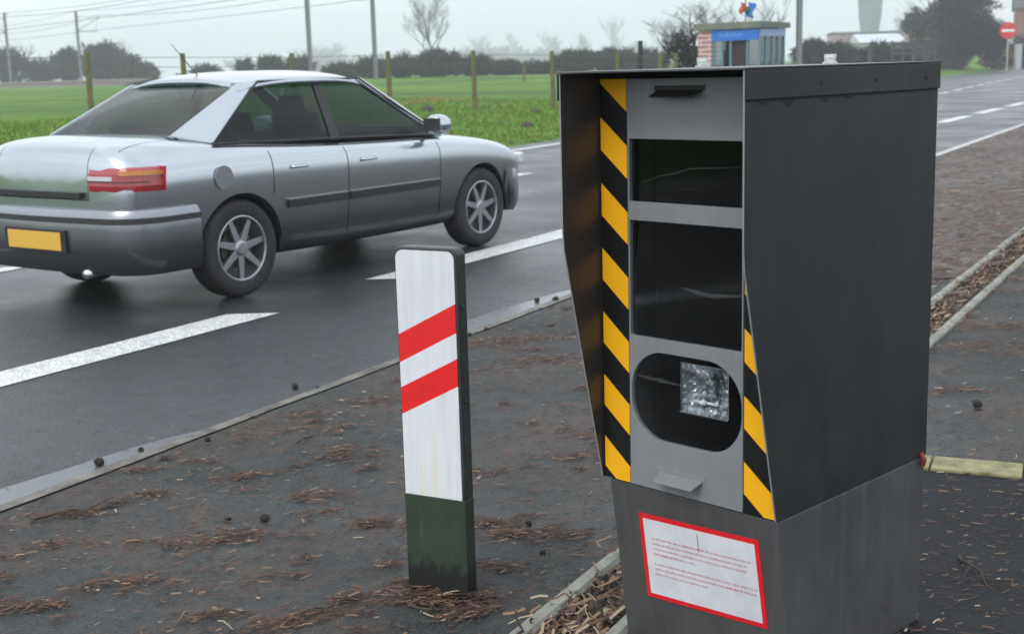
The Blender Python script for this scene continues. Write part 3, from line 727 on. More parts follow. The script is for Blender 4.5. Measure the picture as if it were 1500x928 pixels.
# lifting eyes on the roof
M_['galv'] = worn('galvanised', (.75, .76, .75), (.5, .5, .48), 60, (.3, .5), .8, .1)
RV = Matrix.Rotation(-.7951, 3, 'Z')
for i, (px, py) in enumerate(((1027, 91), (1213, 86))):
    # where the bearing meets the roof, kept on the roof
    u_, v_ = ((.205, .12) if i == 0 else (.334, .43))
    g = MB(); g.lathe([(.0, 1.3886), (.017, 1.3886), (.017, 1.393), (.013, 1.394), (.013, 1.404), (.009, 1.407), (0.001, 1.408)], 12, Matrix.Translation((u_, v_, 0)))
    g.box((u_ - .014, v_ - .004, 1.402), (u_ + .014, v_ + .004, 1.411))
    g.build('lifting_bolt', M_['galv'], cab, smooth=False)

# ------------------------------------------------------------------ the passing car (at rest), local x forward, y left
M_['paint_silver'] = mat('silver_paint', (.36, .385, .42), .2, .92, coat=.6)
def carpaint():
    m_ = M_['paint_silver']; v = coords(m_)
    sp = N(m_, 'ShaderNodeSeparateXYZ'); L(m_, v, sp.inputs[0])
    e = math_(m_, 'ADD', sp.outputs[2], math_(m_, 'MULTIPLY', math_(m_, 'SUBTRACT', noise_(m_, v, 1.2, 2, .5), .5), .06))
    dirt_dark = math_(m_, 'MULTIPLY', ramp(m_, e, [(.40, 1.), (.82, .0)]), .93)       # sill grime, plus the dark road's reflection painted into the lower body
    L(m_, mixc(m_, dirt_dark, (.50, .53, .57), (.026, .027, .029)), BS(m_).inputs['Base Color'])
    L(m_, math_(m_, 'MULTIPLY_ADD', dirt_dark, .35, .18), BS(m_).inputs['Roughness'])
carpaint()
M_['car_glass'] = glass_mat('car_window', (.40, .54, .50), .0, .02, .6)
M_['rubber'] = worn('tyre_rubber', (.012, .012, .013), (.03, .03, .03), 30, (.6, .85))
M_['alloy'] = mat('wheel_alloy', (.38, .39, .41), .35, .9)
M_['plastic'] = mat('black_trim', (.014, .015, .016), .45)
M_['interior'] = mat('car_interior', (.010, .011, .012), .8)
M_['chrome2'] = mat('bright_trim', (.6, .61, .62), .2, 1.)
def lampmat(name, c):
    m_ = mat(name, c, .12, 0, .6, coat=1); v = coords(m_); bump(m_, N(m_, 'ShaderNodeTexWave', **{'Scale': 60.}).outputs['Fac'], .3, .003); return m_
M_['red_lamp'] = lampmat('tail_lens', (.34, .012, .02)); M_['amber_lamp'] = lampmat('amber_lens', (.6, .2, .02)); M_['clear_lamp'] = lampmat('head_lens', (.6, .62, .64))
M_['plate_y'] = mat('yellow_plate', (.72, .42, .06), .4)
HEAD = math.atan2(2.23, 1.48) - R(1.5)
WX = 1.30
mid = Vector(((-1.74 - .26) / 2, (8.2 + 10.43) / 2, 0)); hd = Vector((math.cos(HEAD), math.sin(HEAD), 0)); lf = Vector((-hd.y, hd.x, 0))
car = empty('car', mid + lf * .80 + hd * .05, HEAD)
tag(car, 'silver saloon car driving away to the right in the far lane, seen from behind', 'car')
ST = [  # x, w, zb, zs, zt, wt
 (-2.17, .60, .42, .76, .86, .50), (-2.13, .76, .33, .86, .985, .60), (-2.03, .815, .28, .91, 1.035, .64), (-1.80, .838, .24, .925, 1.055, .67), (-1.30, .85, .22, .93, 1.03, .70),
 (-.70, .855, .20, .92, .965, .72), (0, .855, .20, .905, .94, .72), (.70, .855, .20, .89, .93, .72), (1.05, .85, .21, .875, .915, .70), (1.45, .84, .22, .84, .875, .66),
 (1.80, .80, .24, .78, .825, .60), (1.98, .73, .27, .70, .765, .52), (2.08, .60, .34, .62, .68, .42)]
g = MB(); vs_ = []
def ring(x, w_, zb, zs, zt, wt):
    h = [(0, zb), (w_ * .80, zb), (w_ * .93, zb + .04), (w_ * .962, zb + .20), (w_ * .985, (zb + zs) / 2 + .04), (w_ * 1.002, zs - .11), (w_ * .96, zs - .01), (wt, zt - .012), (wt * .5, zt + .006), (0, zt + .010)]
    return [(x, y, z) for y, z in h] + [(x, -y, z) for y, z in h[-2:0:-1]]
for s_ in ST: vs_ += ring(*s_)
nr = 18
fs_ = [(i * nr + k, i * nr + (k + 1) % nr, (i + 1) * nr + (k + 1) % nr, (i + 1) * nr + k) for i in range(len(ST) - 1) for k in range(nr)]
fs_ += [tuple(range(nr))[::-1], tuple(range((len(ST) - 1) * nr, len(ST) * nr))]
g.add(vs_, fs_); body = g.build('body', M_['paint_silver'], None)
sb = body.modifiers.new('s', 'SUBSURF'); sb.levels = 2; sb.render_levels = 2
bpy.context.view_layer.update(); bake(body)
cu = []
def ccyl(x, y0, y1, r_):
    g = MB(); pts = [(x + r_ * math.cos(2 * math.pi * k / 40), .315 + r_ * math.sin(2 * math.pi * k / 40)) for k in range(40)]
    g.prism(pts, 'y', y0, y1); return g.build('cutter', M_['plastic'])
for x in (-WX, WX): cu += [ccyl(x, .58, 1.0, .355), ccyl(x, -1.0, -.58, .355)]
def slit(a, b): g = MB(); g.box(a, b); return g.build('cutter', M_['plastic'])
for sy in (-1, 1):
    for x in (-1.02, -.30, .74):
        y0, y1 = sorted((sy * .80, sy * .9)); z0 = .64 if x < -1 else .27; cu.append(slit((x - .0045, y0, z0), (x + .0045, y1, .96)))
    y0, y1 = sorted((sy * .80, sy * .9)); cu.append(slit((-.80, y0, .262), (.742, y1, .269)))
cu.append(slit((-2.3, -.44, .690), (-2.06, .44, .697)))
for sy in (-1, 1): y0, y1 = sorted((sy * .44, sy * .446)); cu.append(slit((-2.3, y0, .690), (-2.06, y1, 1.0)))

for sy in (-1, 1): y0, y1 = sorted((sy * .62, sy * .626)); cu.append(slit((-2.08, y0, .97), (-1.58, y1, 1.2)))
cut(body, cu); body.parent = car
for p in body.data.polygons: p.use_smooth = True
try:
    body.data.set_sharp_from_angle(angle=R(35))
except Exception: pass
for x in (-WX, WX):
    for sy in (-1, 1):
        arc = [(x + q_ * math.cos(R(a_)), .315 + q_ * math.sin(R(a_))) for q_, rg in ((.3545, range(-8, 189, 7)), (.347, range(188, -9, -7))) for a_ in rg]
        g = MB(); y0, y1 = sorted((sy * .585, sy * .80)); g.prism(arc, 'y', y0, y1)
        disc = [(x + .354 * math.cos(R(a_)), .315 + .354 * math.sin(R(a_))) for a_ in range(-8, 189, 7)]
        y0, y1 = sorted((sy * .583, sy * .59)); g.prism(disc, 'y', y0, y1); g.build('wheel_arch', M_['plastic'], car)
# greenhouse: pillars, roof, glass
def P(t, a, b): return Vector(a).lerp(Vector(b), t)
BR, TR = (-1.66, .60, 1.045), (-.98, .535, 1.365)      # rear glass corner
BF, TF = (1.02, .655, .915), (.22, .54, 1.365)
SBR, STR = (-1.40, .735, .985), (-.86, .575, 1.350)     # side glass ends
SBF, STF = (.86, .745, .91), (.14, .58, 1.350)
def flip(p): return (p[0], -p[1], p[2])
def bar(g, a, b, c, d, th=.03):
    """quad panel a-b-c-d with thickness inwards"""
    a, b, c, d = (Vector(q) for q in (a, b, c, d)); n = (b - a).cross(d - a).normalized()
    cen = Vector((-.2, 0, .8)); 
    if n.dot(cen - a) < 0: n = -n
    p = [a, b, c, d] + [q + n * th for q in (a, b, c, d)]
    g.add(p, [(0, 1, 2, 3), (7, 6, 5, 4), (0, 4, 5, 1), (1, 5, 6, 2), (2, 6, 7, 3), (3, 7, 4, 0)])
gp = MB()
for f_ in (lambda p: p, flip):
    bar(gp, f_(SBR), f_(BR), f_(TR), f_(STR)); gp.build('rear_pillar', M_['paint_silver'], car, bevel=.018); gp = MB()
    bar(gp, f_(SBF), f_(BF), f_(TF), f_(STF))
    gp.build('front_pillar', M_['paint_silver'], car, bevel=.006); gp = MB()
    bar(gp, f_((-.35, .752, .95)), f_((-.26, .752, .945)), f_((-.27, .583, 1.35)), f_((-.34, .583, 1.35)), .02)
    gp.build('door_pillar', M_['plastic'], car, bevel=.004); gp = MB()
# roof with crown
g = MB(); nx, ny = 14, 12; vs_ = []
for i in range(nx + 1):
    for j in range(ny + 1):
        t, s_ = i / nx, j / ny * 2 - 1
        x = -1.03 + 1.30 * t; wv = .545 + .035 * math.sin(math.pi * t)
        e = max(abs(s_), 0) ** 3
        z = 1.432 - .07 * e - .055 * abs(2 * t - 1) ** 3 - .0 * t
        vs_.append((x, s_ * (wv + .035), z))
g.add(vs_, [(i * (ny + 1) + j, i * (ny + 1) + j + 1, (i + 1) * (ny + 1) + j + 1, (i + 1) * (ny + 1) + j) for i in range(nx) for j in range(ny)])
rf = g.build('roof', M_['paint_silver'], car, smooth=True); so_ = rf.modifiers.new('s', 'SOLIDIFY'); so_.thickness = .03; so_.offset = -1
# glass panes, each slightly curved
def pane(name, a, b, c, d, lab=None, inset=.012, bulge=.02, shrink=.02):
    a, b, c, d = (Vector(q) for q in (a, b, c, d)); n = (b - a).cross(d - a).normalized()
    if n.dot(Vector((-.2, 0, .8)) - a) < 0: n = -n
    g = MB(); K = 8; vs_ = []
    for j in range(K + 1):
        for i in range(K + 1):
            s_, t_ = i / K, j / K; p = (a.lerp(b, s_)).lerp(d.lerp(c, s_), t_)
            vs_.append(p + n * (inset - bulge * math.sin(math.pi * s_) * math.sin(math.pi * t_)))
    g.add(vs_, [(j * (K + 1) + i, j * (K + 1) + i + 1, (j + 1) * (K + 1) + i + 1, (j + 1) * (K + 1) + i) for j in range(K) for i in range(K)])
    o = g.build(name, M_['car_glass'], car, smooth=True)
    if lab: o['label'] = lab
    return o
pane('rear_window', BR, flip(BR), flip(TR), TR, 'sloping rear window', .012, .05); pane('windscreen', BF, flip(BF), flip(TF), TF, 'windscreen', .012, .06)
for f_ in (lambda p: p, flip):
    pane('side_window', f_(SBR), f_((-.34, .752, .95)), f_((-.33, .583, 1.35)), f_(STR), bulge=.012); pane('side_window', f_((-.27, .752, .945)), f_(SBF), f_(STF), f_((-.28, .583, 1.35)), bulge=.012)
g = MB()
for sy in (-1, 1):
    g.tube([(-1.42, sy * .742, .982), (-.8, sy * .757, .967), (-.3, sy * .762, .957), (.3, sy * .762, .938), (.88, sy * .750, .915)], .010, 6)
    g.tube([(-1.42, sy * .740, .985), (-1.13, sy * .665, 1.19), (-.86, sy * .584, 1.358), (-.3, sy * .592, 1.362), (.14, sy * .590, 1.358), (.5, sy * .665, 1.14), (.88, sy * .750, .915)], .008, 6)
g.build('window_trim', M_['plastic'], car, smooth=True)
g = MB(); g.box((-1.62, -.62, .99), (-1.15, .62, 1.03)); g.build('parcel_shelf', M_['interior'], car)
g = MB(); g.box((-1.2, -.70, .952), (.9, .70, .985)); g.box((.5, -.62, .93), (1.0, .62, .99)); g.build('cabin_floor', M_['interior'], car)
for (x, y) in ((-.15, .34), (-.15, -.34)):
    g = MB(); g.prism([(x - .14, .90), (x - .02, .90), (x - .09, 1.14), (x - .17, 1.13)], 'y', y - .21, y + .21)
    g.prism([(x - .17, 1.10), (x - .10, 1.10), (x - .13, 1.26), (x - .19, 1.25)], 'y', y - .11, y + .11)
    g.build('seat', M_['interior'], car, bevel=.03)
g = MB(); x = -1.0; g.prism([(x - .14, .90), (x - .02, .90), (x - .09, 1.10), (x - .17, 1.09)], 'y', -.60, .60); g.build('rear_seat', M_['interior'], car, bevel=.03)
# steering wheel
g = MB(); c_ = Vector((.42, .34, 1.0)); g.tube([c_ + Vector((.03 * math.cos(a_), .18 * math.sin(a_), .17 * math.cos(a_))) for a_ in [2 * math.pi * k / 20 for k in range(21)]], .012, 6); g.build('steering_wheel', M_['plastic'], car)
# bumpers swept round the ends
def sweep(name, path, prof, m_, bevel=0):
    g = MB(); vs_ = []; n = len(prof)
    for i, (x, y) in enumerate(path):
        a_ = Vector(path[max(0, i - 1)]); b_ = Vector(path[min(len(path) - 1, i + 1)]); t_ = (b_ - a_).normalized(); nn = Vector((t_.y, -t_.x))
        for (o_f, z_) in prof: vs_.append((x + nn.x * o_f, y + nn.y * o_f, z_))
    fs_ = [(i * n + k, i * n + (k + 1) % n, (i + 1) * n + (k + 1) % n, (i + 1) * n + k) for i in range(len(path) - 1) for k in range(n)] + [tuple(range(n))[::-1], tuple(range((len(path) - 1) * n, len(path) * n))]
    g.add(vs_, fs_); return g.build(name, m_, car, smooth=False, bevel=bevel)
def ubend(xe, w_, back, rc, sgn):
    """plan path from one flank round the end to the other"""
    pts = [(sgn * back, -w_)]
    for k in range(9):
        an = R(90 * k / 8); pts.append((sgn * (xe - rc + rc * math.sin(an)), -(w_ - rc + rc * math.cos(an))))
    for k in range(1, 8):
        t = k / 8; pts.append((sgn * (xe + .035 * math.sin(math.pi * t)), -(w_ - rc) * (1 - 2 * t)))
    for k in range(9):
        an = R(90 * (8 - k) / 8); pts.append((sgn * (xe - rc + rc * math.sin(an)), (w_ - rc + rc * math.cos(an))))
    pts.append((sgn * back, w_)); return pts
rp = ubend(2.17, .835, 1.68, .24, -1)[::-1]
rp = [(x, -y) for x, y in ubend(2.17, .835, 1.68, .24, -1)]
prof_b = [(-.05, .25), (.0, .25), (.028, .31), (.036, .40), (.036, .52), (.030, .60), (.008, .635), (-.05, .64)]
rb = sweep('rear_bumper', rp, [(o_f, z) for o_f, z in prof_b], M_['paint_silver'])
fp2 = [(-x, y) for x, y in ubend(2.075, .80, 1.70, .42, -1)]
fp2 = [(x, -y) for x, y in fp2]; FS = -1
fbp = sweep('front_bumper', fp2, [(o_f * .8 * FS, .04 + z * .86) for o_f, z in prof_b], M_['paint_silver'])
fbp.data.polygons.foreach_set('use_smooth', [True] * len(fbp.data.polygons))
try: fbp.data.set_sharp_from_angle(angle=R(30))
except Exception: pass
sweep('bumper_strip', rp, [(.030, .556), (.041, .560), (.038, .590), (.026, .594)], M_['plastic'])
for o in (rb,):
    for p in o.data.polygons: p.use_smooth = True
    try: o.data.set_sharp_from_angle(angle=R(30))
    except Exception: pass
# number plate and its recess
g = MB(); g.box((-2.250, -.30, .375), (-2.225, .30, .515)); g.build('plate_recess', M_['plastic'], car, bevel=.004)
g = MB(); g.box((-2.2565, -.26, .39), (-2.2495, .26, .50)); g.build('number_plate', M_['plate_y'], car, bevel=.002)
# tail lamps wrap the corner
tp = ubend(2.145, .835, 1.93, .22, -1)
for sy in (-1, 1):
    seg = [(x, y) for x, y in tp if (y < -.42)]
    seg = [(x, y * -sy) for x, y in seg]
    if sy < 0: pass
    pr = [(-.03, .745), (.006, .745), (.014, .78), (.008, .85), (-.010, .885), (-.05, .89)]
    o = sweep('tail_light', seg, [((o_f) * (-1 if sy < 0 else 1), z) for o_f, z in pr], M_['red_lamp'], .003)
    for nm, m_l, za, zb_ in (('indicator_lens', M_['amber_lamp'], .842, .868), ('lamp_divider', M_['plastic'], .800, .806), ('reversing_lens', M_['clear_lamp'], .812, .836)):
        sg_ = seg[3:] if nm == 'lamp_divider' else [q_ for q_ in seg if (abs(q_[1]) < .66 if nm == 'reversing_lens' else abs(q_[1]) > .66)]
        if len(sg_) < 2: continue
        pr2 = [(-.02, za), (.0165, za), (.0155, zb_), (-.02, zb_)]
        o2 = sweep(nm, sg_, [((o_f) * (-1 if sy < 0 else 1), z) for o_f, z in pr2], m_l, 0); o2.parent = o
    
g = MB(); g.box((-2.196, -.40, .70), (-2.17, .40, .74)); g.build('boot_trim', M_['plastic'], car, bevel=.004)
g = MB(); g.tube([(-2.22, -.42, .25), (-2.05, -.42, .26)], .028, 14); g.build('exhaust', M_['chrome2'], car, smooth=True)
for sy in (-1, 1):
    g = MB(); y0, y1 = sorted((sy * .70, sy * .50)); g.box((2.02, y0 , .60), (2.09, y1, .70)); g.build('headlight', M_['clear_lamp'], car, bevel=.02)
    g = MB(); yy = sy * .838
    for x0, x1 in ((-.90, -.31), (-.29, .73), ):
        y0, y1 = sorted((yy, yy + sy * .016)); g.box((x0, y0, .535), (x1, y1, .585))
    y0, y1 = sorted((yy, yy + sy * .012)); g.build('rub_strip', M_['plastic'], car, bevel=.004)
    g = MB()
    for x0, x1 in ((-.90, -.31), (-.29, .73)):
        y0, y1 = sorted((yy, yy + sy * .020)); g.box((x0, y0, .586), (x1, y1, .593))
    g.build('bright_strip', M_['chrome2'], car)
    for x in (-.86, -.16):
        g = MB(); g.tube([(x, sy * .845, .80), (x + .02, sy * .872, .80), (x + .13, sy * .872, .80), (x + .15, sy * .845, .80)], .011, 8); g.build('door_handle', M_['paint_silver'], car, smooth=True)
    g = MB(); g.lathe([(.02, -.07), (.06, -.075), (.075, -.03), (.075, .03), (.06, .05), (.01, .055)], 16, Matrix.Translation((.66, sy * .90, 1.0)) @ Matrix.Rotation(R(90), 4, 'Y') @ Matrix.Diagonal((1, 1.35, 1, 1)))
    g.tube([(.70, sy * .75, .95), (.68, sy * .84, .975)], .018, 8)
    mr = g.build('wing_mirror', M_['paint_silver'], car, smooth=True)
    g = MB(); g.box((.582, sy * .90 - .08, .95), (.586, sy * .90 + .08, 1.05)); g.build('mirror_glass', M_['chrome2'], mr)
# fuel flap, aerial, wiper blades
g = MB(); g.tube([(-1.45, -.842, .78), (-1.45, -.850, .78)], .075, 24); g.build('fuel_flap', M_['paint_silver'], car)
g = MB(); g.tube([(-.85, 0, 1.41), (-1.06, 0, 1.62)], [.004, .002], 6); g.build('aerial', M_['plastic'], car)
# wheels
for x in (-WX, WX):
    for sy in (-1, 1):
        Mw = Matrix.Translation((x, sy * .722, .315)) @ Matrix.Rotation(R(-90 * sy), 4, 'X')
        g = MB(); g.lathe([(.215, -.09), (.275, -.097), (.302, -.085), (.314, -.06), (.316, 0), (.314, .06), (.302, .085), (.275, .097), (.215, .09), (.205, .085), (.205, -.085)], 48, Mw)
        wh = g.build('wheel', M_['rubber'], car, smooth=True)
        g = MB(); g.lathe([(.204, -.08), (.214, -.08), (.214, .088), (.204, .092), (.196, .086), (.190, .02), (.190, -.08)], 40, Mw)
        g.lathe([(.0, .04), (.05, .04), (.052, .075), (.035, .085), (0.001, .086)], 20, Mw)
        for k in range(7):
            an = 2 * math.pi * k / 7 + .2; Ms = Mw @ Matrix.Rotation(an, 4, 'Z')
            g.prism([(.03, -.026), (.20, -.017), (.20, .017), (.03, .026)], 'z', .048, .074)
            n_add = 8
            for q_i in range(len(g.v) - n_add, len(g.v)): g.v[q_i] = tuple(Ms @ Vector(g.v[q_i]))
        g.build('rim', M_['alloy'], wh, bevel=.002)
        g = MB(); g.lathe([(.001, .02), (.13, .02), (.13, .03), (.001, .03)], 24, Mw); g.build('brake_disc', mat('brake_disc', (.12, .11, .10), .5, .8) if 'bd' not in M_ else M_['bd'], wh)

# ------------------------------------------------------------------ background: verge tufts
gt = MB()
def blade(g, x, y, z, h, w_, lean, an):
    dx, dy = math.cos(an), math.sin(an)
    g.add([(x - dy * w_, y + dx * w_, z), (x + dy * w_, y - dx * w_, z), (x + dx * lean, y + dy * lean, z + h)], [(0, 1, 2)])
for _ in range(60000):
    y = 21 + 24 * rng.random() ** 1.2; x = xd(y) - .5 - rng.random() ** 1.1 * 15
    if abs(x / y + .1) > .46: continue
    s_ = (xd(y) - x) * .88
    nn = noise.noise(Vector((x * .5, y * .5, 0))) + .6 * noise.noise(Vector((x * 1.9, y * 1.9, 5)))
    dry = (9.0 < s_ < 12.5 and nn > -.25 and x > -3.2) 
    if nn < -.45: continue
    gt.cur = rng.choices((0, 1, 2, 3, 4), (2, 1, 1, 9, 5) if dry else (6, 4, 5, .7, 1.0))[0]
    hh = (.03 + .07 * rng.random()) * (1 + max(0, nn)) * min(1, .3 + s_ / 2.5)
    for k in range(3):
        blade(gt, x + rng.gauss(0, .06), y + rng.gauss(0, .06), gz(x, y) - .01, hh * rng.uniform(.6, 1.2), .011, rng.uniform(.03, .12), rng.uniform(0, 6.3))
tag(gt.build('verge_grass', [M_['blade_a'], M_['blade_b'], M_['blade_c'], M_['blade_d'], M_['blade_e']], recalc=False), 'tufted green and dry orange grass on the verge beyond the road', 'grass', kind='stuff')
for i, (px, py, Y, r_, lab) in enumerate(((625, 147, 36, .22, 'dark clod of earth in the grass, left of the two fence posts'), (785, 151, 36, .18, 'dark clod of earth near the right-hand fence post'), (772, 172, 30, .17, 'dark clod lower on the verge near the cabinet'))):
    g = MB(); p = at(px, py, Y); p.z = gz(p.x, p.y)
    vs_, fs_ = [], []
    for j in range(7):
        for k in range(12):
            th, ph = math.pi / 2 * j / 6, 2 * math.pi * k / 12; rr = r_ * (1 + .35 * noise.noise(Vector((math.cos(ph) * 2, math.sin(ph) * 2, j + i * 7.))))
            vs_.append((rr * math.cos(th) * math.cos(ph), rr * math.cos(th) * math.sin(ph), rr * math.sin(th) * .9 - .02))
    for j in range(6):
        for k in range(12): fs_.append((j * 12 + k, j * 12 + (k + 1) % 12, (j + 1) * 12 + (k + 1) % 12, (j + 1) * 12 + k))
    g.add(vs_, fs_); o = g.build('earth_clod', M_['soil'], smooth=False); o.location = p; tag(o, lab, 'clod', 'clods on the verge')

# ------------------------------------------------------------------ trees and bushes
def woodmat(name, c): return worn(name, tuple(x * .8 for x in c), c, 8, (.8, .9), bmp=0)
M_['twig_grey'] = woodmat('bare_twig', (.10, .092, .088)); M_['twig_dark'] = woodmat('dark_twig', (.030, .028, .034)); M_['trunk'] = woodmat('trunk_bark', (.09, .08, .07))
M_['leaf_dark'] = mat('evergreen_leaf', (.016, .026, .017), .7, spec=.3); M_['leaf_olive'] = mat('olive_leaf', (.034, .042, .024), .7, spec=.2); M_['leaf_brown'] = mat('brown_leaf', (.055, .040, .032), .8, spec=.2)
M_['leaf_mid'] = mat('green_leaf', (.026, .052, .026), .7, spec=.3)
def crown_twigs(g, c, rx, ry, rz, n, size, matw, seed, thin=.02, up_=.3, hole=.0, flat=.0):
    r2 = random.Random(seed); off = Vector((seed * 3.1, seed * 1.7, 0)); cnt = 0; tries = 0
    while cnt < n and tries < n * 6:
        tries += 1
        p = Vector((r2.gauss(0, 1), r2.gauss(0, 1), r2.gauss(0, 1))).normalized() * (r2.random() ** .45)
        q = Vector((p.x * rx, p.y * ry, p.z * rz)); nn = noise.noise(q * (1.6 / max(rz, .8)) + off) + .5 * noise.noise(q * (4.5 / max(rz, .8)) + off)
        if p.length > .78 + .5 * nn or nn < hole: continue
        g.cur = r2.choices(range(len(matw)), matw)[0]
        d = Vector((p.x + r2.gauss(0, .6), p.y + r2.gauss(0, .6), abs(p.z) * .6 + up_ + r2.gauss(0, .6))).normalized(); ln = size * r2.uniform(.5, 1.5)
        sd = d.cross(Vector((r2.gauss(0, 1), r2.gauss(0, 1), r2.gauss(0, 1)))).normalized() * thin * r2.uniform(.6, 1.4)
        a_ = Vector(c) + q
        g.add([a_ - sd, a_ + sd, a_ + d * ln], [(0, 1, 2)]); cnt += 1
def bush(name, px, pyt, pyb, wpx, Y, label, cat, group, matset, matw, n, seed, size=.5, thin=.10, hole=-.6, depth=None):
    """a bush as wide as wpx photo pixels at depth Y, standing on the ground"""
    b = at(px, pyb, Y); zt_ = at(px, pyt, Y).z; z0 = gz(b.x, b.y); rx = wpx / 2 * Y / FPX; h = zt_ - z0
    root = empty(name, (b.x, b.y, z0)); tag(root, label, cat, group)
    g = MB(); rz = h / 2 * 1.08
    crown_twigs(g, (0, 0, h - rz), rx, depth or rx * .8, rz, n, size, matw, seed, thin, .3, hole)
    g.build('crown', matset, root, recalc=False)
    g = MB(); r2 = random.Random(seed)
    for k in range(5):
        an = r2.uniform(0, 6.28); e = Vector((math.cos(an) * rx * .5, math.sin(an) * rx * .4, h * .7)); g.tube([(0, 0, -.1), e * .5 + Vector((0, 0, h * .05)), e], [.09 * h / 4, .05 * h / 4, .02], 5)
    g.build('trunk', M_['trunk'], root)
    return root
def bare_tree(name, px, pyt, Y, label, group, seed, lean=0, spread=.5, levels=5, trunk=.16, m_=None, dense=1., upright=.5, crownw=None, ground=None, extra=0):
    b = at(px, 100, Y); z0 = gz(b.x, b.y) if ground is None else ground; h = at(px, pyt, Y).z - z0
    root = empty(name, (b.x, b.y, z0)); tag(root, label, 'tree', group); r2 = random.Random(seed)
    gtr = MB(); gbr = MB()
    def grow(p, d, ln, r_, lv):
        n = 3; pts = [p]; dd = d
        for i in range(n):
            dd = (dd + Vector((r2.gauss(0, .12), r2.gauss(0, .12), .08 * upright))).normalized(); pts.append(pts[-1] + dd * ln / n)
        rr = [r_ * (1 - .45 * i / n) for i in range(n + 1)]
        (gtr if lv >= levels - 1 else gbr).tube(pts, rr, 6 if lv >= levels - 1 else 3, cap=False)
        if lv <= 0: return
        k = int((4 if lv < levels else 7) * dense) + (1 if r2.random() < .5 else 0)
        for c in range(k):
            t = r2.uniform(.35 if lv < levels else .28, 1.); idx = min(n - 1, int(t * n)); q = pts[idx].lerp(pts[idx + 1], t * n - idx)
            an = r2.uniform(0, 6.28); sd = Vector((math.cos(an), math.sin(an), 0)); nd = (dd * (1 - spread) + sd * spread + Vector((0, 0, upright * .35))).normalized()
            grow(q, nd, ln * r2.uniform(.45, .68), r_ * .45, lv - 1)
    grow(Vector((0, 0, -.2)), Vector((lean, 0, 1)).normalized(), h * .62, trunk, levels)
    # bring the crown to the height asked for
    top = max(v[2] for v in gbr.v); k_ = h / top
    for gg in (gtr, gbr): gg.v = [(v[0] * k_, v[1] * k_, v[2] * k_) for v in gg.v]
    if crownw:
        wx = np.percentile([abs(v[0]) for v in gbr.v], 97); kx = crownw / 2 * Y / FPX / wx
        for gg in (gtr, gbr): gg.v = [(v[0] * kx, v[1] * kx, v[2]) for v in gg.v]
    gtr.build('trunk', m_ or M_['trunk'], root, recalc=False, smooth=True); gbr.build('crown', m_ or M_['twig_grey'], root, recalc=False)
    return root
LEAFY = [M_['leaf_dark'], M_['leaf_olive'], M_['leaf_brown'], M_['twig_dark'], M_['leaf_mid']]
HB = 'bushes along the railway behind the field'
for i, (px, pyt, pyb, w_, Y, n, mw, lab) in enumerate([
 (8, 66, 106, 74, 175, 2600, (3, 1, 1, 5, 1), 'dusky rounded bush at the far left edge'), (60, 84, 106, 60, 176, 1500, (3, 1, 1, 5, 1), 'low dark bush between the two tall masses at far left'),
 (103, 66, 106, 66, 172, 2600, (4, 1, 1, 5, 1), 'dark tall bush left of the second catenary mast'), (150, 56, 106, 84, 170, 3600, (4, 1, 2, 7, 1), 'tallest brown-grey bush right of the second mast'),
 (190, 78, 106, 60, 168, 2000, (5, 1, 1, 3, 3), 'greenish bush sloping down at the right of the left-hand mass'), (215, 92, 106, 44, 168, 800, (3, 1, 1, 4, 1), 'lowest bush at the right end of the left-hand mass'),
 (300, 94, 108, 50, 150, 700, (3, 1, 1, 3, 2), 'low bush behind the roof of the car'), (360, 84, 110, 26, 140, 700, (4, 1, 0, 1, 4), 'small round green bush above the car roof'),
 (398, 80, 112, 44, 135, 1400, (4, 1, 0, 1, 4), 'wider green bush above the car roof'), (438, 84, 114, 46, 130, 1400, (1, 0, 3, 6, 0), 'purplish twiggy bush at the foot of the tall mast'),
 (502, 96, 119, 60, 122, 1500, (4, 2, 2, 4, 1), 'low dark hedge bush left of the second near mast'), (548, 88, 119, 56, 120, 1700, (3, 2, 3, 5, 1), 'dark hedge bush at the foot of the second near mast'),
 (590, 86, 120, 54, 118, 1900, (3, 2, 3, 5, 1), 'dark hedge bush just left of the domed one'), (640, 76, 120, 84, 116, 4200, (3, 2, 3, 6, 1), 'largest domed dark bush under the bare tree'),
 (695, 86, 120, 60, 115, 2200, (4, 2, 2, 5, 1), 'dark hedge bush behind the middle fence post'), (742, 93, 120, 56, 114, 1600, (4, 2, 3, 5, 1), 'low dark hedge bush right of the middle fence post'),
 (790, 97, 120, 60, 113, 1500, (4, 2, 2, 5, 1), 'low dark hedge bush behind the post next to the cabinet'), (845, 76, 110, 70, 112, 2300, (4, 2, 2, 3, 3), 'dark green bush just above the left of the cabinet roof'),
 (900, 74, 108, 70, 111, 2300, (4, 2, 2, 3, 2), 'dark green bush above the cabinet roof, second from left'), (950, 78, 108, 60, 110, 1700, (4, 2, 1, 3, 2), 'dark bush left of the bare shrub by the shelter'),
 (1188, 60, 98, 46, 95, 1800, (6, 1, 1, 4, 1), 'round dark bush right of the shelter'), (1225, 68, 98, 56, 96, 1500, (6, 1, 1, 3, 1), 'low dark bush in front of the pink building'), (1290, 66, 92, 90, 98, 1900, (5, 1, 1, 5, 1), 'low dark hedge in front of the white roof')]):
    bush('bush', px, pyt, pyb, w_, Y, lab, 'bush', HB, LEAFY, mw, int(n * 1.7), 10 + i, size=.62, thin=.085)
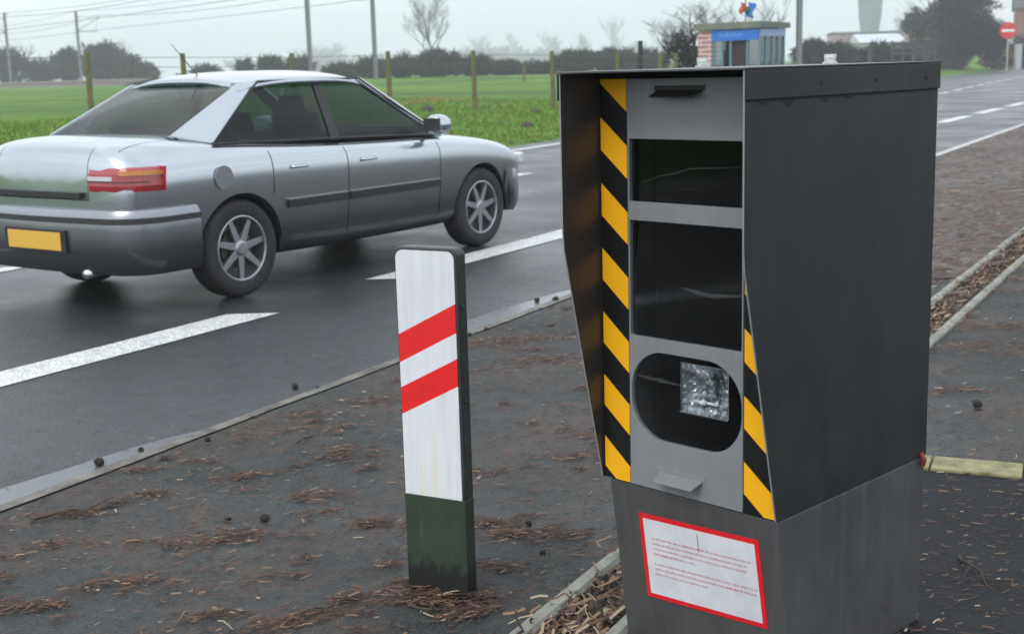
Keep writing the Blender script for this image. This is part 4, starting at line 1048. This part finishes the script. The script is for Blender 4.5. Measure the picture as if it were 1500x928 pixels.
# big dark tree to the right
bush('tree', 1402, -25, 93, 150, 115, 'large dark twiggy tree standing at the right beyond the road', 'tree', None, [M_['twig_dark'], M_['leaf_dark'], M_['leaf_brown']], (9, 2, 1), 20000, 71, size=.6, thin=.065, hole=-.42)
bush('bush', 1345, 20, 92, 60, 108, 'paler thin bush leaning out left of the large dark tree', 'bush', None, [M_['twig_grey'], M_['leaf_olive'], M_['leaf_dark']], (5, 1, 1), 1500, 73, size=.8, thin=.05, hole=-.2)
bare_tree('tree', 640, -12, 205, 'tall slim bare tree rising behind the domed bush', None, 5, spread=.36, levels=5, trunk=.14, dense=1.0, upright=.8, crownw=78)
bare_tree('tree', 1015, -6, 44, 'spreading bare shrub-like tree just left of the brick shelter', None, 21, spread=.55, levels=5, trunk=.07, m_=M_['twig_dark'], dense=1.0, upright=.35, crownw=120)
bare_tree('tree', 1090, -10, 46, 'bare tree behind the shelter roof', None, 22, spread=.5, levels=4, trunk=.06, m_=M_['twig_dark'], dense=1.1, upright=.5, crownw=110)
bush('bush', 1000, 45, 100, 70, 44, 'leafy dark green growth at the foot of the bare shrub by the shelter', 'bush', None, LEAFY, (4, 2, 1, 3, 4), 1500, 77, size=.28, thin=.03, hole=-.15)
HT = 'bare young trees in the far hedge'
for i, (px, pyt, Y, w_, lab) in enumerate([(30, 58, 172, 40, 'bare twiggy tree poking above the bushes near the left edge'), (176, 52, 168, 44, 'bare twiggy tree above the tallest left-hand bush'), (446, 76, 128, 26, 'bare sapling above the purplish bush'), (590, 70, 118, 34, 'bare sapling left of the domed bush'),
  (712, 74, 116, 32, 'bare sapling just right of the middle fence post'), (775, 84, 115, 26, 'bare sapling left of the cabinet in the hedge'), (1368, -30, 114, 90, 'bare spreading branches on the left of the large dark tree')]):
    bare_tree('tree', px, pyt, Y, lab, HT, 140 + i, spread=.42, levels=4, trunk=.09, m_=M_['twig_dark'], dense=1.2, upright=.6, crownw=w_)
FT = 'pale far trees fading into the mist'
for i, (px, pyt, Y, w_, lab) in enumerate([(485, 62, 882, 60, 'misty tree behind the near masts'), (455, 64, 903, 50, 'misty tree just right of the tall near mast'), (540, 76, 903, 40, 'small misty tree at the second near mast'), (695, 50, 903, 42, 'misty rounded tree above the middle fence post'),
  (760, 44, 882, 30, 'slim misty poplar between the two right-hand fence posts'), (735, 62, 903, 40, 'low misty tree left of the slim poplar'), (808, 40, 882, 34, 'misty poplar above the post next to the cabinet'), (862, 44, 903, 30, 'misty tree above the left part of the cabinet roof'),
  (900, 20, 840, 36, 'tallest misty tree above the cabinet roof'), (925, 58, 903, 30, 'small misty tree right of the tallest one'), (345, 84, 882, 30, 'faint tree top above the car roof'), (1330, 22, 480, 44, 'misty tree left of the large dark tree'), (1215, 60, 882, 40, 'misty tree behind the pink building')]):
    bare_tree('tree', px, pyt, Y, lab, FT, 40 + i, spread=.33, levels=4, trunk=.6, dense=1.25, upright=.9, crownw=w_)
for i, (px, pyt, w_, Y, lab) in enumerate([(470, 80, 130, 840, 'pale misty thicket behind the near masts'), (700, 74, 150, 840, 'pale misty thicket behind the middle fence post'), (810, 72, 140, 861, 'pale misty thicket left of the cabinet'), (930, 70, 130, 840, 'pale misty thicket above the cabinet roof'), (1340, 60, 90, 520, 'pale misty thicket left of the large tree')]):
    bush('bush', px, pyt, 104, w_, Y, lab, 'bush', 'misty thickets on the horizon', LEAFY, (2, 1, 2, 5, 1), 1600, 90 + i, size=4., thin=.7)
bush('bush', 268, 92, 120, 22, 36.5, 'small dark shrub growing up a fence post above the car roof', 'bush', None, LEAFY, (5, 1, 0, 1, 2), 500, 97, size=.14, thin=.03, hole=-.8)

# railway embankment
M_['ballast'] = worn('railway_ballast', (.085, .062, .052), (.13, .10, .085), 1.2, (.8, .9), bmp=.4)
g = MB(); vs_ = []; n = 40
TA, TB = Vector((-150, 262)), Vector((-27, 118)); td = (TB - TA).normalized(); tn = Vector((td.y, -td.x))
for i in range(n + 1):
    c = TA.lerp(TB, i / n)
    for of, z in ((-9, -.2), (-4.5, .55), (4.5, .55), (8.5, -.2)):
        q_ = c + tn * of; vs_.append((q_.x, q_.y, gz(q_.x, q_.y) + z + .08 * noise.noise(Vector((q_.x * .2, q_.y * .2, of)))))
g.add(vs_, [(i * 4 + k, i * 4 + k + 1, i * 4 + k + 5, i * 4 + k + 4) for i in range(n) for k in range(3)])
tag(g.build('railway_embankment', M_['ballast']), 'low brown railway embankment at the far edge of the field', kind='structure')
# catenary masts
M_['mast'] = worn('mast_steel', (.20, .20, .22), (.28, .28, .30), 5, (.5, .7), .3, 0)
def mast(px, Y, side, lab, top=8.3):
    b = at(px, 100, Y); z0 = gz(b.x, b.y) + .3
    root = empty('catenary_mast', (b.x, b.y, z0), math.atan2(tn.y, tn.x)); tag(root, lab, 'mast', 'catenary masts along the railway')
    g = MB(); 
    for (a_, b_) in (((-.14, -.11), (.14, -.09)), ((-.14, .09), (.14, .11)), ((-.02, -.09), (.02, .09))): g.box((a_[0], a_[1], -.5), (b_[0], b_[1], top))
    g.build('pole', M_['mast'], root)
    g = MB(); s_ = side
    g.tube([(0, 0, 6.0), (s_ * 2.9, 0, 7.6)], .04, 6); g.tube([(0, 0, 7.6), (s_ * 3.0, 0, 7.65)], .03, 6); g.tube([(s_ * .1, 0, 6.0), (s_ * 2.6, 0, 5.9)], .035, 6); g.tube([(s_ * 2.7, 0, 7.5), (s_ * 2.2, 0, 5.8)], .02, 5)
    g.build('bracket', M_['mast'], root)
    g = MB()
    for z in (6.0, 7.6): g.lathe([(.03, .1), (.09, .12), (.05, .16), (.09, .2), (.05, .24), (.09, .28), (.03, .32)], 10, Matrix.Translation((0, 0, z)) @ Matrix.Rotation(R(90 * s_), 4, 'Y'))
    g.build('insulator', M_['plastic'], root)
    g = MB(); g.tube([(-s_ * .5, 0, top - .1), (s_ * .2, 0, top)], .035, 5); g.build('earth_wire_arm', M_['mast'], root)
    return root
MASTS = [(14, 158, 1, 'left-hand catenary mast at the left edge, leaning bracket to the right'), (118, 158, -1, 'second catenary mast from the left, rising behind the tall bush'), (455, 100, 1, 'tall near catenary mast above the car roof'), (550, 104, -1, 'tall near catenary mast, right one of the close pair'), (1170, 72, -1, 'catenary mast just right of the brick shelter')]
mr_ = []
for px, Y, sd_, lab in MASTS:
    r_ = mast(px, Y, sd_, lab); mr_.append(r_)
mdir = (mr_[2].location - mr_[0].location)
def span(a, b, za, zb, sag, rad, lab, name='overhead_wire'):
    g = MB(); pts = []
    for i in range(17):
        t = i / 16; p = Vector(a).lerp(Vector(b), t); z = za * (1 - t) + zb * t - sag * 4 * t * (1 - t); pts.append((p.x, p.y, z))
    g.tube(pts, rad, 4, cap=False); return tag(g.build(name, M_['plastic'], recalc=False), lab, 'wire', 'overhead wires of the railway')
xm = Vector((math.cos(math.atan2(tn.y, tn.x)), math.sin(math.atan2(tn.y, tn.x)), 0))
labs = [('upper', 8.3, .6, .018, 0), ('carrying', 7.8, .9, .022, 2.8), ('contact', 6.1, .08, .022, 2.4)]
for (i0, i1, sd_, nm) in ((0, 2, 1, 'nearer track'), (1, 3, -1, 'farther track')):
    for (k_, z_, sag, rad, of) in labs:
        A0 = mr_[i0].location; B0 = mr_[i1].location
        p0 = A0 + xm * sd_ * of; p1 = B0 + xm * sd_ * of
        span(p0, p1, A0.z + z_, B0.z + z_, sag, rad, '%s wire of the %s between the left masts and the tall near masts' % (k_, nm))
        e1 = p1 + (p1 - p0) * .62
        span(p1, e1, B0.z + z_, B0.z + z_, sag * .6, rad, '%s wire of the %s running right from the tall near masts' % (k_, nm))
        e0 = p0 - (p1 - p0) * .8
        span(e0, p0, A0.z + z_, A0.z + z_, sag, rad, '%s wire of the %s leaving the frame at the left' % (k_, nm))

# field fence
M_['post_wood'] = worn('mossy_post', (.17, .16, .045), (.11, .095, .05), 9, (.7, .9), bmp=.3)
M_['wire'] = mat('fence_wire', (.18, .18, .17), .5, .6)
fence = empty('field_fence', (0, 38, gz(0, 38))); tag(fence, 'row of mossy wooden posts with thin wires along the field edge', 'fence')
fb = [(-14, 78), (127, 77), (267, 78), (427, 78), (568, 75), (693, 74), (808, 75), (905, 76), (990, 78)]
tops = []
for px, py in fb:
    a_ = (px - 750) / FPX; Y = 38 / (1 - .6 * a_) if a_ < .1 else 40; t_ = at(px, py, Y); z0 = gz(t_.x, t_.y)
    g = MB(); j = rng.uniform(-.03, .03); g.tube([(t_.x + j, t_.y, z0 - .2), (t_.x + j * .4, t_.y, (z0 + t_.z) / 2), (t_.x, t_.y, t_.z)], [.075, .070, .064], 9)
    o = g.build('post', M_['post_wood'], None, bevel=.01); o.parent = fence; o.matrix_parent_inverse = Matrix.Translation(-fence.location); tops.append((t_, z0))
for fr in (.30, .55, .78, .93):
    g = MB(); pts = []
    for t_, z0 in tops: pts.append((t_.x, t_.y - .08, z0 + (t_.z - z0) * fr))
    g.tube(pts, .007, 4); o = g.build('wire', M_['wire'], fence, recalc=False); o.matrix_parent_inverse = Matrix.Translation(-fence.location)
for px, py, Y, lab in ((937, 60, 40, 'lone dark post taller than its neighbours above the cabinet roof'), (967, 78, 42, 'short mossy post above the cabinet roof beside the dark one'), (767, 98, 70, 'small mossy post out in the field left of the cabinet'), (718 , 112, 60, 'tiny low stake in the field')):
    if lab.startswith('tiny'): continue
    t_ = at(px, py, Y); z0 = gz(t_.x, t_.y); g = MB(); g.tube([(t_.x, t_.y, z0 - .2), (t_.x + .02, t_.y, t_.z)], [.085, .075], 9); g.build('post', M_['twig_dark'] if 'dark' in lab.split(' above')[0] and Y == 40 else M_['post_wood'], None, bevel=.01)
    o = bpy.context.scene.collection.objects[-1]; o.name = 'wooden_post'; tag(o, lab, 'post')

# ------------------------------------------------------------------ shelter, sign, buildings
def brickmat():
    m_ = mat('pink_brick', (.4, .2, .18), .8); v = coords(m_, scale=(1, 1, 1)); sp = N(m_, 'ShaderNodeSeparateXYZ'); L(m_, v, sp.inputs[0])
    cb = N(m_, 'ShaderNodeCombineXYZ'); L(m_, math_(m_, 'ADD', sp.outputs[0], sp.outputs[1]), cb.inputs[0]); L(m_, sp.outputs[2], cb.inputs[1])
    b_ = N(m_, 'ShaderNodeTexBrick'); L(m_, cb.outputs[0], b_.inputs['Vector'])
    for k, x in (('Color1', (.44, .20, .19, 1)), ('Color2', (.36, .15, .15, 1)), ('Mortar', (.60, .48, .47, 1)), ('Scale', 1.), ('Mortar Size', .03), ('Brick Width', .6), ('Row Height', .14)): b_.inputs[k].default_value = x
    L(m_, b_.outputs[0], BS(m_).inputs['Base Color']); return m_
M_['brick'] = brickmat(); M_['blue'] = mat('blue_fascia', (.012, .16, .60), .4); M_['pale_blue'] = mat('pale_fascia', (.28, .42, .60), .5)
M_['moss_roof'] = worn('mossy_roof', (.10, .15, .12), (.20, .20, .15), 3, (.7, .9)); M_['dark_in'] = mat('shelter_inside', (.030, .018, .022), .8); M_['frame_g'] = mat('shelter_frame', (.12, .25, .28), .5)
M_['pane'] = glass_mat('shelter_glass', (.62, .72, .70), .12, .03); M_['white_wall'] = mat('pale_panel', (.5, .54, .52), .7)
sp_ = at(1112, 91, 40); z0 = gz(sp_.x, sp_.y)
sh = empty('bus_shelter', (sp_.x, sp_.y, z0), R(-42)); tag(sh, 'small brick and glass bus shelter with blue fascia and flat mossy roof', 'bus shelter')
TZ = at(1112, 34, 40).z - z0
SW, SD, SH = 2.15, 1.45, TZ - .14     # front runs to -x from the near corner, flank runs to +y
g = MB(); g.box((-SW - .02, -.03, 0), (-SW + .48, SD, SH)); g.build('brick_wall', M_['brick'], sh)
g = MB(); g.box((-SW + .5, SD - .08, 0), (-.55, SD, SH)); g.box((-SW + 1.16, .05, 0), (-.48, .09, SH)); g.build('back_wall', M_['dark_in'], sh)
g = MB(); g.prism([(-.14, SH), (SD + .14, SH), (SD + .14, SH + .16), (-.14, SH + .20)], 'x', -SW - .14, .14); g.build('roof', M_['moss_roof'], sh, bevel=.01)
g = MB(); g.box((-SW + .50, -.06, SH - .34), (-.02, -.02, SH - .01)); fas = g.build('fascia', M_['blue'], sh)
g = MB()
for k in range(7):
    x = -SW + .78 + k * .12; hh = (.10, .06, .12, .07, .11, .06, .09)[k]; g.box((x, -.064, SH - .22), (x + .07, -.060, SH - .22 + hh))
g.build('fascia_mark', mat('fascia_mark', (.10, .30, .72), .5), fas)
g = MB(); g.box((.02, .0, SH - .24), (.05, SD, SH - .02)); g.build('flank_fascia', M_['pale_blue'], sh)
g = MB()
for x in (-SW + .52, -SW + .82, -SW + 1.12, -.44, -.04): g.box((x, -.02, 0), (x + .06, .04, SH))
for y in (.34, .72, 1.05, 1.40): g.box((-.035, y, 0), (.03, y + .06, SH))
for z in (.06, 1.0): g.box((-SW + .5, -.01, z), (-SW + 1.15, .03, z + .06)); g.box((-.03, .0, z), (.02, SD, z + .05))
g.build('frame', M_['frame_g'], sh)
g = MB(); g.box((-SW + .55, .008, .1), (-SW + 1.13, .014, SH - .3)); g.box((-.42, .008, .1), (-.02, .014, SH - .3)); g.build('glass_pane', M_['pane'], sh)
g = MB(); g.box((-.010, .05, .1), (-.004, 1.40, SH - .22)); g.build('glass_pane', M_['pane'], sh)
g = MB(); g.box((-.30, .60, .25), (-.26, 1.15, SH - .3)); g.build('timetable_panel', M_['white_wall'], sh)
# flag above the shelter
fp_ = at(1092, 26, 41.5); z0f = gz(fp_.x, fp_.y)
fl_ = empty('flag', (fp_.x, fp_.y, z0f)); tag(fl_, 'red and blue pennants on a thin pole above the shelter roof', 'flag')
g = MB(); g.tube([(0, 0, 0), (0, 0, at(1092, -8, 41.5).z - z0f)], .022, 7); g.build('pole', M_['mast'], fl_)
def cloth(px0, py0, px1, py1, col, nm):
    g = MB(); K = 8; a_, b_ = at(px0, py0, 41.45), at(px1, py1, 41.45); vs_ = []
    for j in range(K + 1):
        for i in range(K + 1):
            s_, t_ = i / K, j / K; w_ = (1 - .35 * abs(math.sin(t_ * 4 + px0)))
            vs_.append((a_.x + (b_.x - a_.x) * (s_ * w_) - fp_.x + .04 * math.sin(t_ * 6), .10 * math.sin(s_ * 5 + t_ * 3), a_.z + (b_.z - a_.z) * t_ - z0f - .05 * s_))
    g.add(vs_, [(j * (K + 1) + i, j * (K + 1) + i + 1, (j + 1) * (K + 1) + i + 1, (j + 1) * (K + 1) + i) for j in range(K) for i in range(K)])
    o = g.build(nm, mat(nm, col, .7), fl_, smooth=True, recalc=False); so2 = o.modifiers.new('s', 'SOLIDIFY'); so2.thickness = .006
cloth(1085, 3, 1093, 20, (.45, .05, .03), 'red_cloth'); cloth(1092, 8, 1098, 18, (.10, .20, .04), 'green_cloth'); cloth(1096, 3, 1107, 25, (.01, .17, .55), 'blue_cloth')
# no entry sign
sg = at(1477, 45, 109); z0 = gz(sg.x, sg.y); ns = empty('road_sign', (sg.x, sg.y, z0), R(-24)); tag(ns, 'round red no entry sign with a white bar on a grey pole', 'road sign')
rr = 11.5 * 109 / FPX; hz_ = sg.z - z0
Mf = Matrix.Translation((0, -.06, hz_)) @ Matrix.Rotation(R(90), 4, 'X')
g = MB(); g.lathe([(.001, 0), (rr, 0), (rr, .02), (.001, .02)], 40, Mf); g.build('disc', mat('sign_red', (.62, .012, .02), .35), ns)
g = MB(); g.box((-rr * .74, -.084, hz_ - rr * .15), (rr * .74, -.0805, hz_ + rr * .15)); g.build('white_bar', mat('sign_white', (.8, .8, .8), .4), ns)
g = MB(); g.tube([(0, -.02, -.2), (0, -.02, hz_ + rr * .8)], .05, 10); g.build('pole', M_['galv'], ns)
# pale gate post, low bank behind the sign
gp_ = at(1492, 66, 119); z0 = gz(gp_.x, gp_.y); g = MB(); g.box((-.25, -.25, -.2), (.25, .25, gp_.z - z0)); g.box((-.3, -.3, gp_.z - z0), (.3, .3, gp_.z - z0 + .07)); o = g.build('gate_post', M_['white_wall'], bevel=.02); o.location = (gp_.x, gp_.y, z0); tag(o, 'short pale gate post below the no entry sign at the right edge', 'gate post')
bush('bush', 1462, 76, 94, 60, 121, 'low orange-brown shrub below the no entry sign', 'bush', None, [M_['leaf_brown'], M_['blade_d'], M_['leaf_olive']], (5, 3, 2), 1700, 111, size=.5, thin=.07)
bush('bush', 1500, 50, 92, 70, 126, 'dark green hedge behind the no entry sign', 'bush', None, LEAFY, (6, 1, 1, 2, 3), 1800, 113, size=.7, thin=.09)
# brick house at the right edge
M_['far_brick'] = worn('far_brick', (.20, .10, .09), (.27, .15, .13), 3, (.8, .9)); M_['far_pink'] = worn('pink_render', (.42, .30, .32), (.50, .36, .37), 1, (.8, .9)); M_['far_white'] = worn('pale_roof', (.62, .66, .70), (.48, .52, .56), .7, (.6, .8))
M_['slate'] = worn('slate', (.06, .065, .075), (.10, .10, .11), 3, (.6, .8)); M_['win_dark'] = mat('window_dark', (.02, .025, .03), .15)
hb = at(1484, 88, 145); z0 = gz(hb.x, hb.y); hs = empty('brick_house', (hb.x, hb.y, z0), R(-20)); tag(hs, 'tall red brick house partly in view at the right edge', 'house')
g = MB(); g.box((0, 0, -.3), (9, 8, 6.2)); g.prism([(0, 6.2), (8, 6.2), (4, 9.4)], 'x', 0, 9); g.build('wall', M_['far_brick'], hs)
g = MB(); g.prism([(-.3, 6.0), (4, 9.45), (8.3, 6.0), (8.3, 6.2), (4, 9.7), (-.3, 6.2)], 'x', -.25, 9.25); rfh = g.build('roof', M_['slate'], hs)
g = MB(); g.box((.5, 3.4, 8.5), (1.2, 4.6, 11)); g.build('chimney', M_['far_brick'], rfh)
for x in (1.5, 4.2, 6.9):
    for z in (1., 3.8):
        g = MB(); g.box((x, -.05, z), (x + 1., -.01, z + 1.4)); fr_ = g.build('window', M_['white_wall'], hs); g = MB(); g.box((x + .08, -.07, z + .08), (x + .92, -.052, z + 1.32)); g.build('pane', M_['win_dark'], fr_)
# pink building with pale roof
pb = at(1228, 84, 190); z0 = gz(pb.x, pb.y); Zp = lambda py: at(1280, py, 190).z - z0
wd = 102 * 190 / FPX; pk = empty('farm_building', (pb.x, pb.y, z0), 0); tag(pk, 'low pink walled building far off behind the cabinet, with a small dark gable', 'building')
g = MB(); g.box((0, 0, -.5), (wd, 7, Zp(48))); g.build('wall', M_['far_pink'], pk)
g = MB(); g.prism([(-.3, Zp(48)), (7.3, Zp(48)), (3.5, Zp(45))], 'x', -.2, wd + .2); g.build('roof', M_['slate'], pk)
g = MB(); x = 24 * 190 / FPX; g.prism([(x - 1.2, Zp(56)), (x + 1.2, Zp(56)), (x, Zp(50))], 'y', -1.2, -.02); g.build('gable', M_['slate'], pk)
g = MB()
for k in range(3): g.box((1.0 + k * 1.1, -.03, Zp(68)), (1.5 + k * 1.1, -.005, Zp(60)))
g.build('window', M_['win_dark'], pk)
pb2 = at(1262, 84, 160); z0 = gz(pb2.x, pb2.y); Zq = lambda py: at(1290, py, 160).z - z0; wd = 60 * 160 / FPX
sd2 = empty('shed', (pb2.x, pb2.y, z0), 0); tag(sd2, 'long shed with a pale white roof in front of the pink building', 'shed')
g = MB(); g.box((0, 0, -.5), (wd, 5, Zq(62))); g.build('wall', M_['white_wall'], sd2)
g = MB(); g.prism([(-.3, Zq(62)), (5.3, Zq(62)), (3.0, Zq(49))], 'x', -.3, wd + .3); g.build('roof', M_['far_white'], sd2)
g = MB()
for k in range(3): g.box((.8 + k * 1.5, -.03, .6), (1.6 + k * 1.5, -.004, 1.8))
g.build('window', M_['win_dark'], sd2)
# water tower in the mist
wt_ = at(1273, 84, 440); z0 = gz(wt_.x, wt_.y); rt_ = 17 * 440 / FPX; zt_ = at(1273, -20, 440).z - z0; z40 = at(1273, 40, 440).z - z0
g = MB(); g.lathe([(rt_ * .74, -.5), (rt_ * .74, z40 * .5), (rt_ * .76, z40 * .85), (rt_ * .82, z40 * 1.05), (rt_ * .92, z40 * 1.3), (rt_, zt_ * .80), (rt_ * .98, zt_ - 1.2), (rt_ * .90, zt_ - .6), (.01, zt_)], 32)
M_['tower'] = worn('tower_concrete', (.10, .12, .135), (.13, .15, .16), .4, (.8, .9)); o = g.build('tower', M_['tower'], smooth=True); o.location = (wt_.x, wt_.y, z0); tag(o, 'grey concrete tower widening upwards, faint in the mist above the cabinet', 'tower')
# rail fence on the right
rf_ = empty('rail_fence', at(1306, 80, 85), R(-8)); rf_.location.z = gz(rf_.location.x, rf_.location.y); tag(rf_, 'dark rail fence between the cabinet roof and the large tree', 'fence')
Lr = 60 * 85 / FPX; zr = lambda py: at(1330, py, 85).z - rf_.location.z
M_['dark_wood'] = worn('dark_wood', (.045, .045, .045), (.075, .07, .065), 6, (.7, .9))
g = MB()
for z0_, z1_ in ((zr(79), zr(76)), (zr(71.5), zr(68.5)), (zr(65.5), zr(62.5))): 
    vs_ = []; g.box((0, -.03, z0_ - .05), (Lr, .03, z1_))
g.build('rail', M_['dark_wood'], rf_)
for k in range(5):
    g = MB(); x = Lr * k / 4; g.box((x - .07, -.09, -.3), (x + .07, -.031, zr(62) + .1)); g.build('post', M_['dark_wood'], rf_, bevel=.01)
for px, py, lab in ((1275, 70, 'dark wooden post left of the rail fence'), (1358, 58, 'yellow-topped wooden post at the right end of the rail fence')):
    p = at(px, py, 86); z0 = gz(p.x, p.y); g = MB(); g.box((-.12, -.12, -.2), (.12, .12, p.z - z0)); o = g.build('wooden_post', M_['dark_wood'], bevel=.01); o.location = (p.x, p.y, z0); tag(o, lab, 'post')
    if px > 1300:
        g = MB(); g.box((-.16, -.16, p.z - z0), (.16, .16, p.z - z0 + .08)); g.build('cap', M_['blade_e'], o)

# ------------------------------------------------------------------ haze
hz = MB(); hz.box((-700, -45, -8), (700, 1100, 46))
hm = bpy.data.materials.new('haze_air'); hm.use_nodes = True; t_ = hm.node_tree; t_.nodes.clear()
ho = t_.nodes.new('ShaderNodeOutputMaterial'); hv = t_.nodes.new('ShaderNodeVolumePrincipled')
hv.inputs['Color'].default_value = (.95, .965, 1., 1); hv.inputs['Density'].default_value = .0014; hv.inputs['Anisotropy'].default_value = .2
t_.links.new(hv.outputs[0], ho.inputs['Volume'])
tag(hz.build('haze', hm), 'pale damp winter air over the field', kind='stuff')
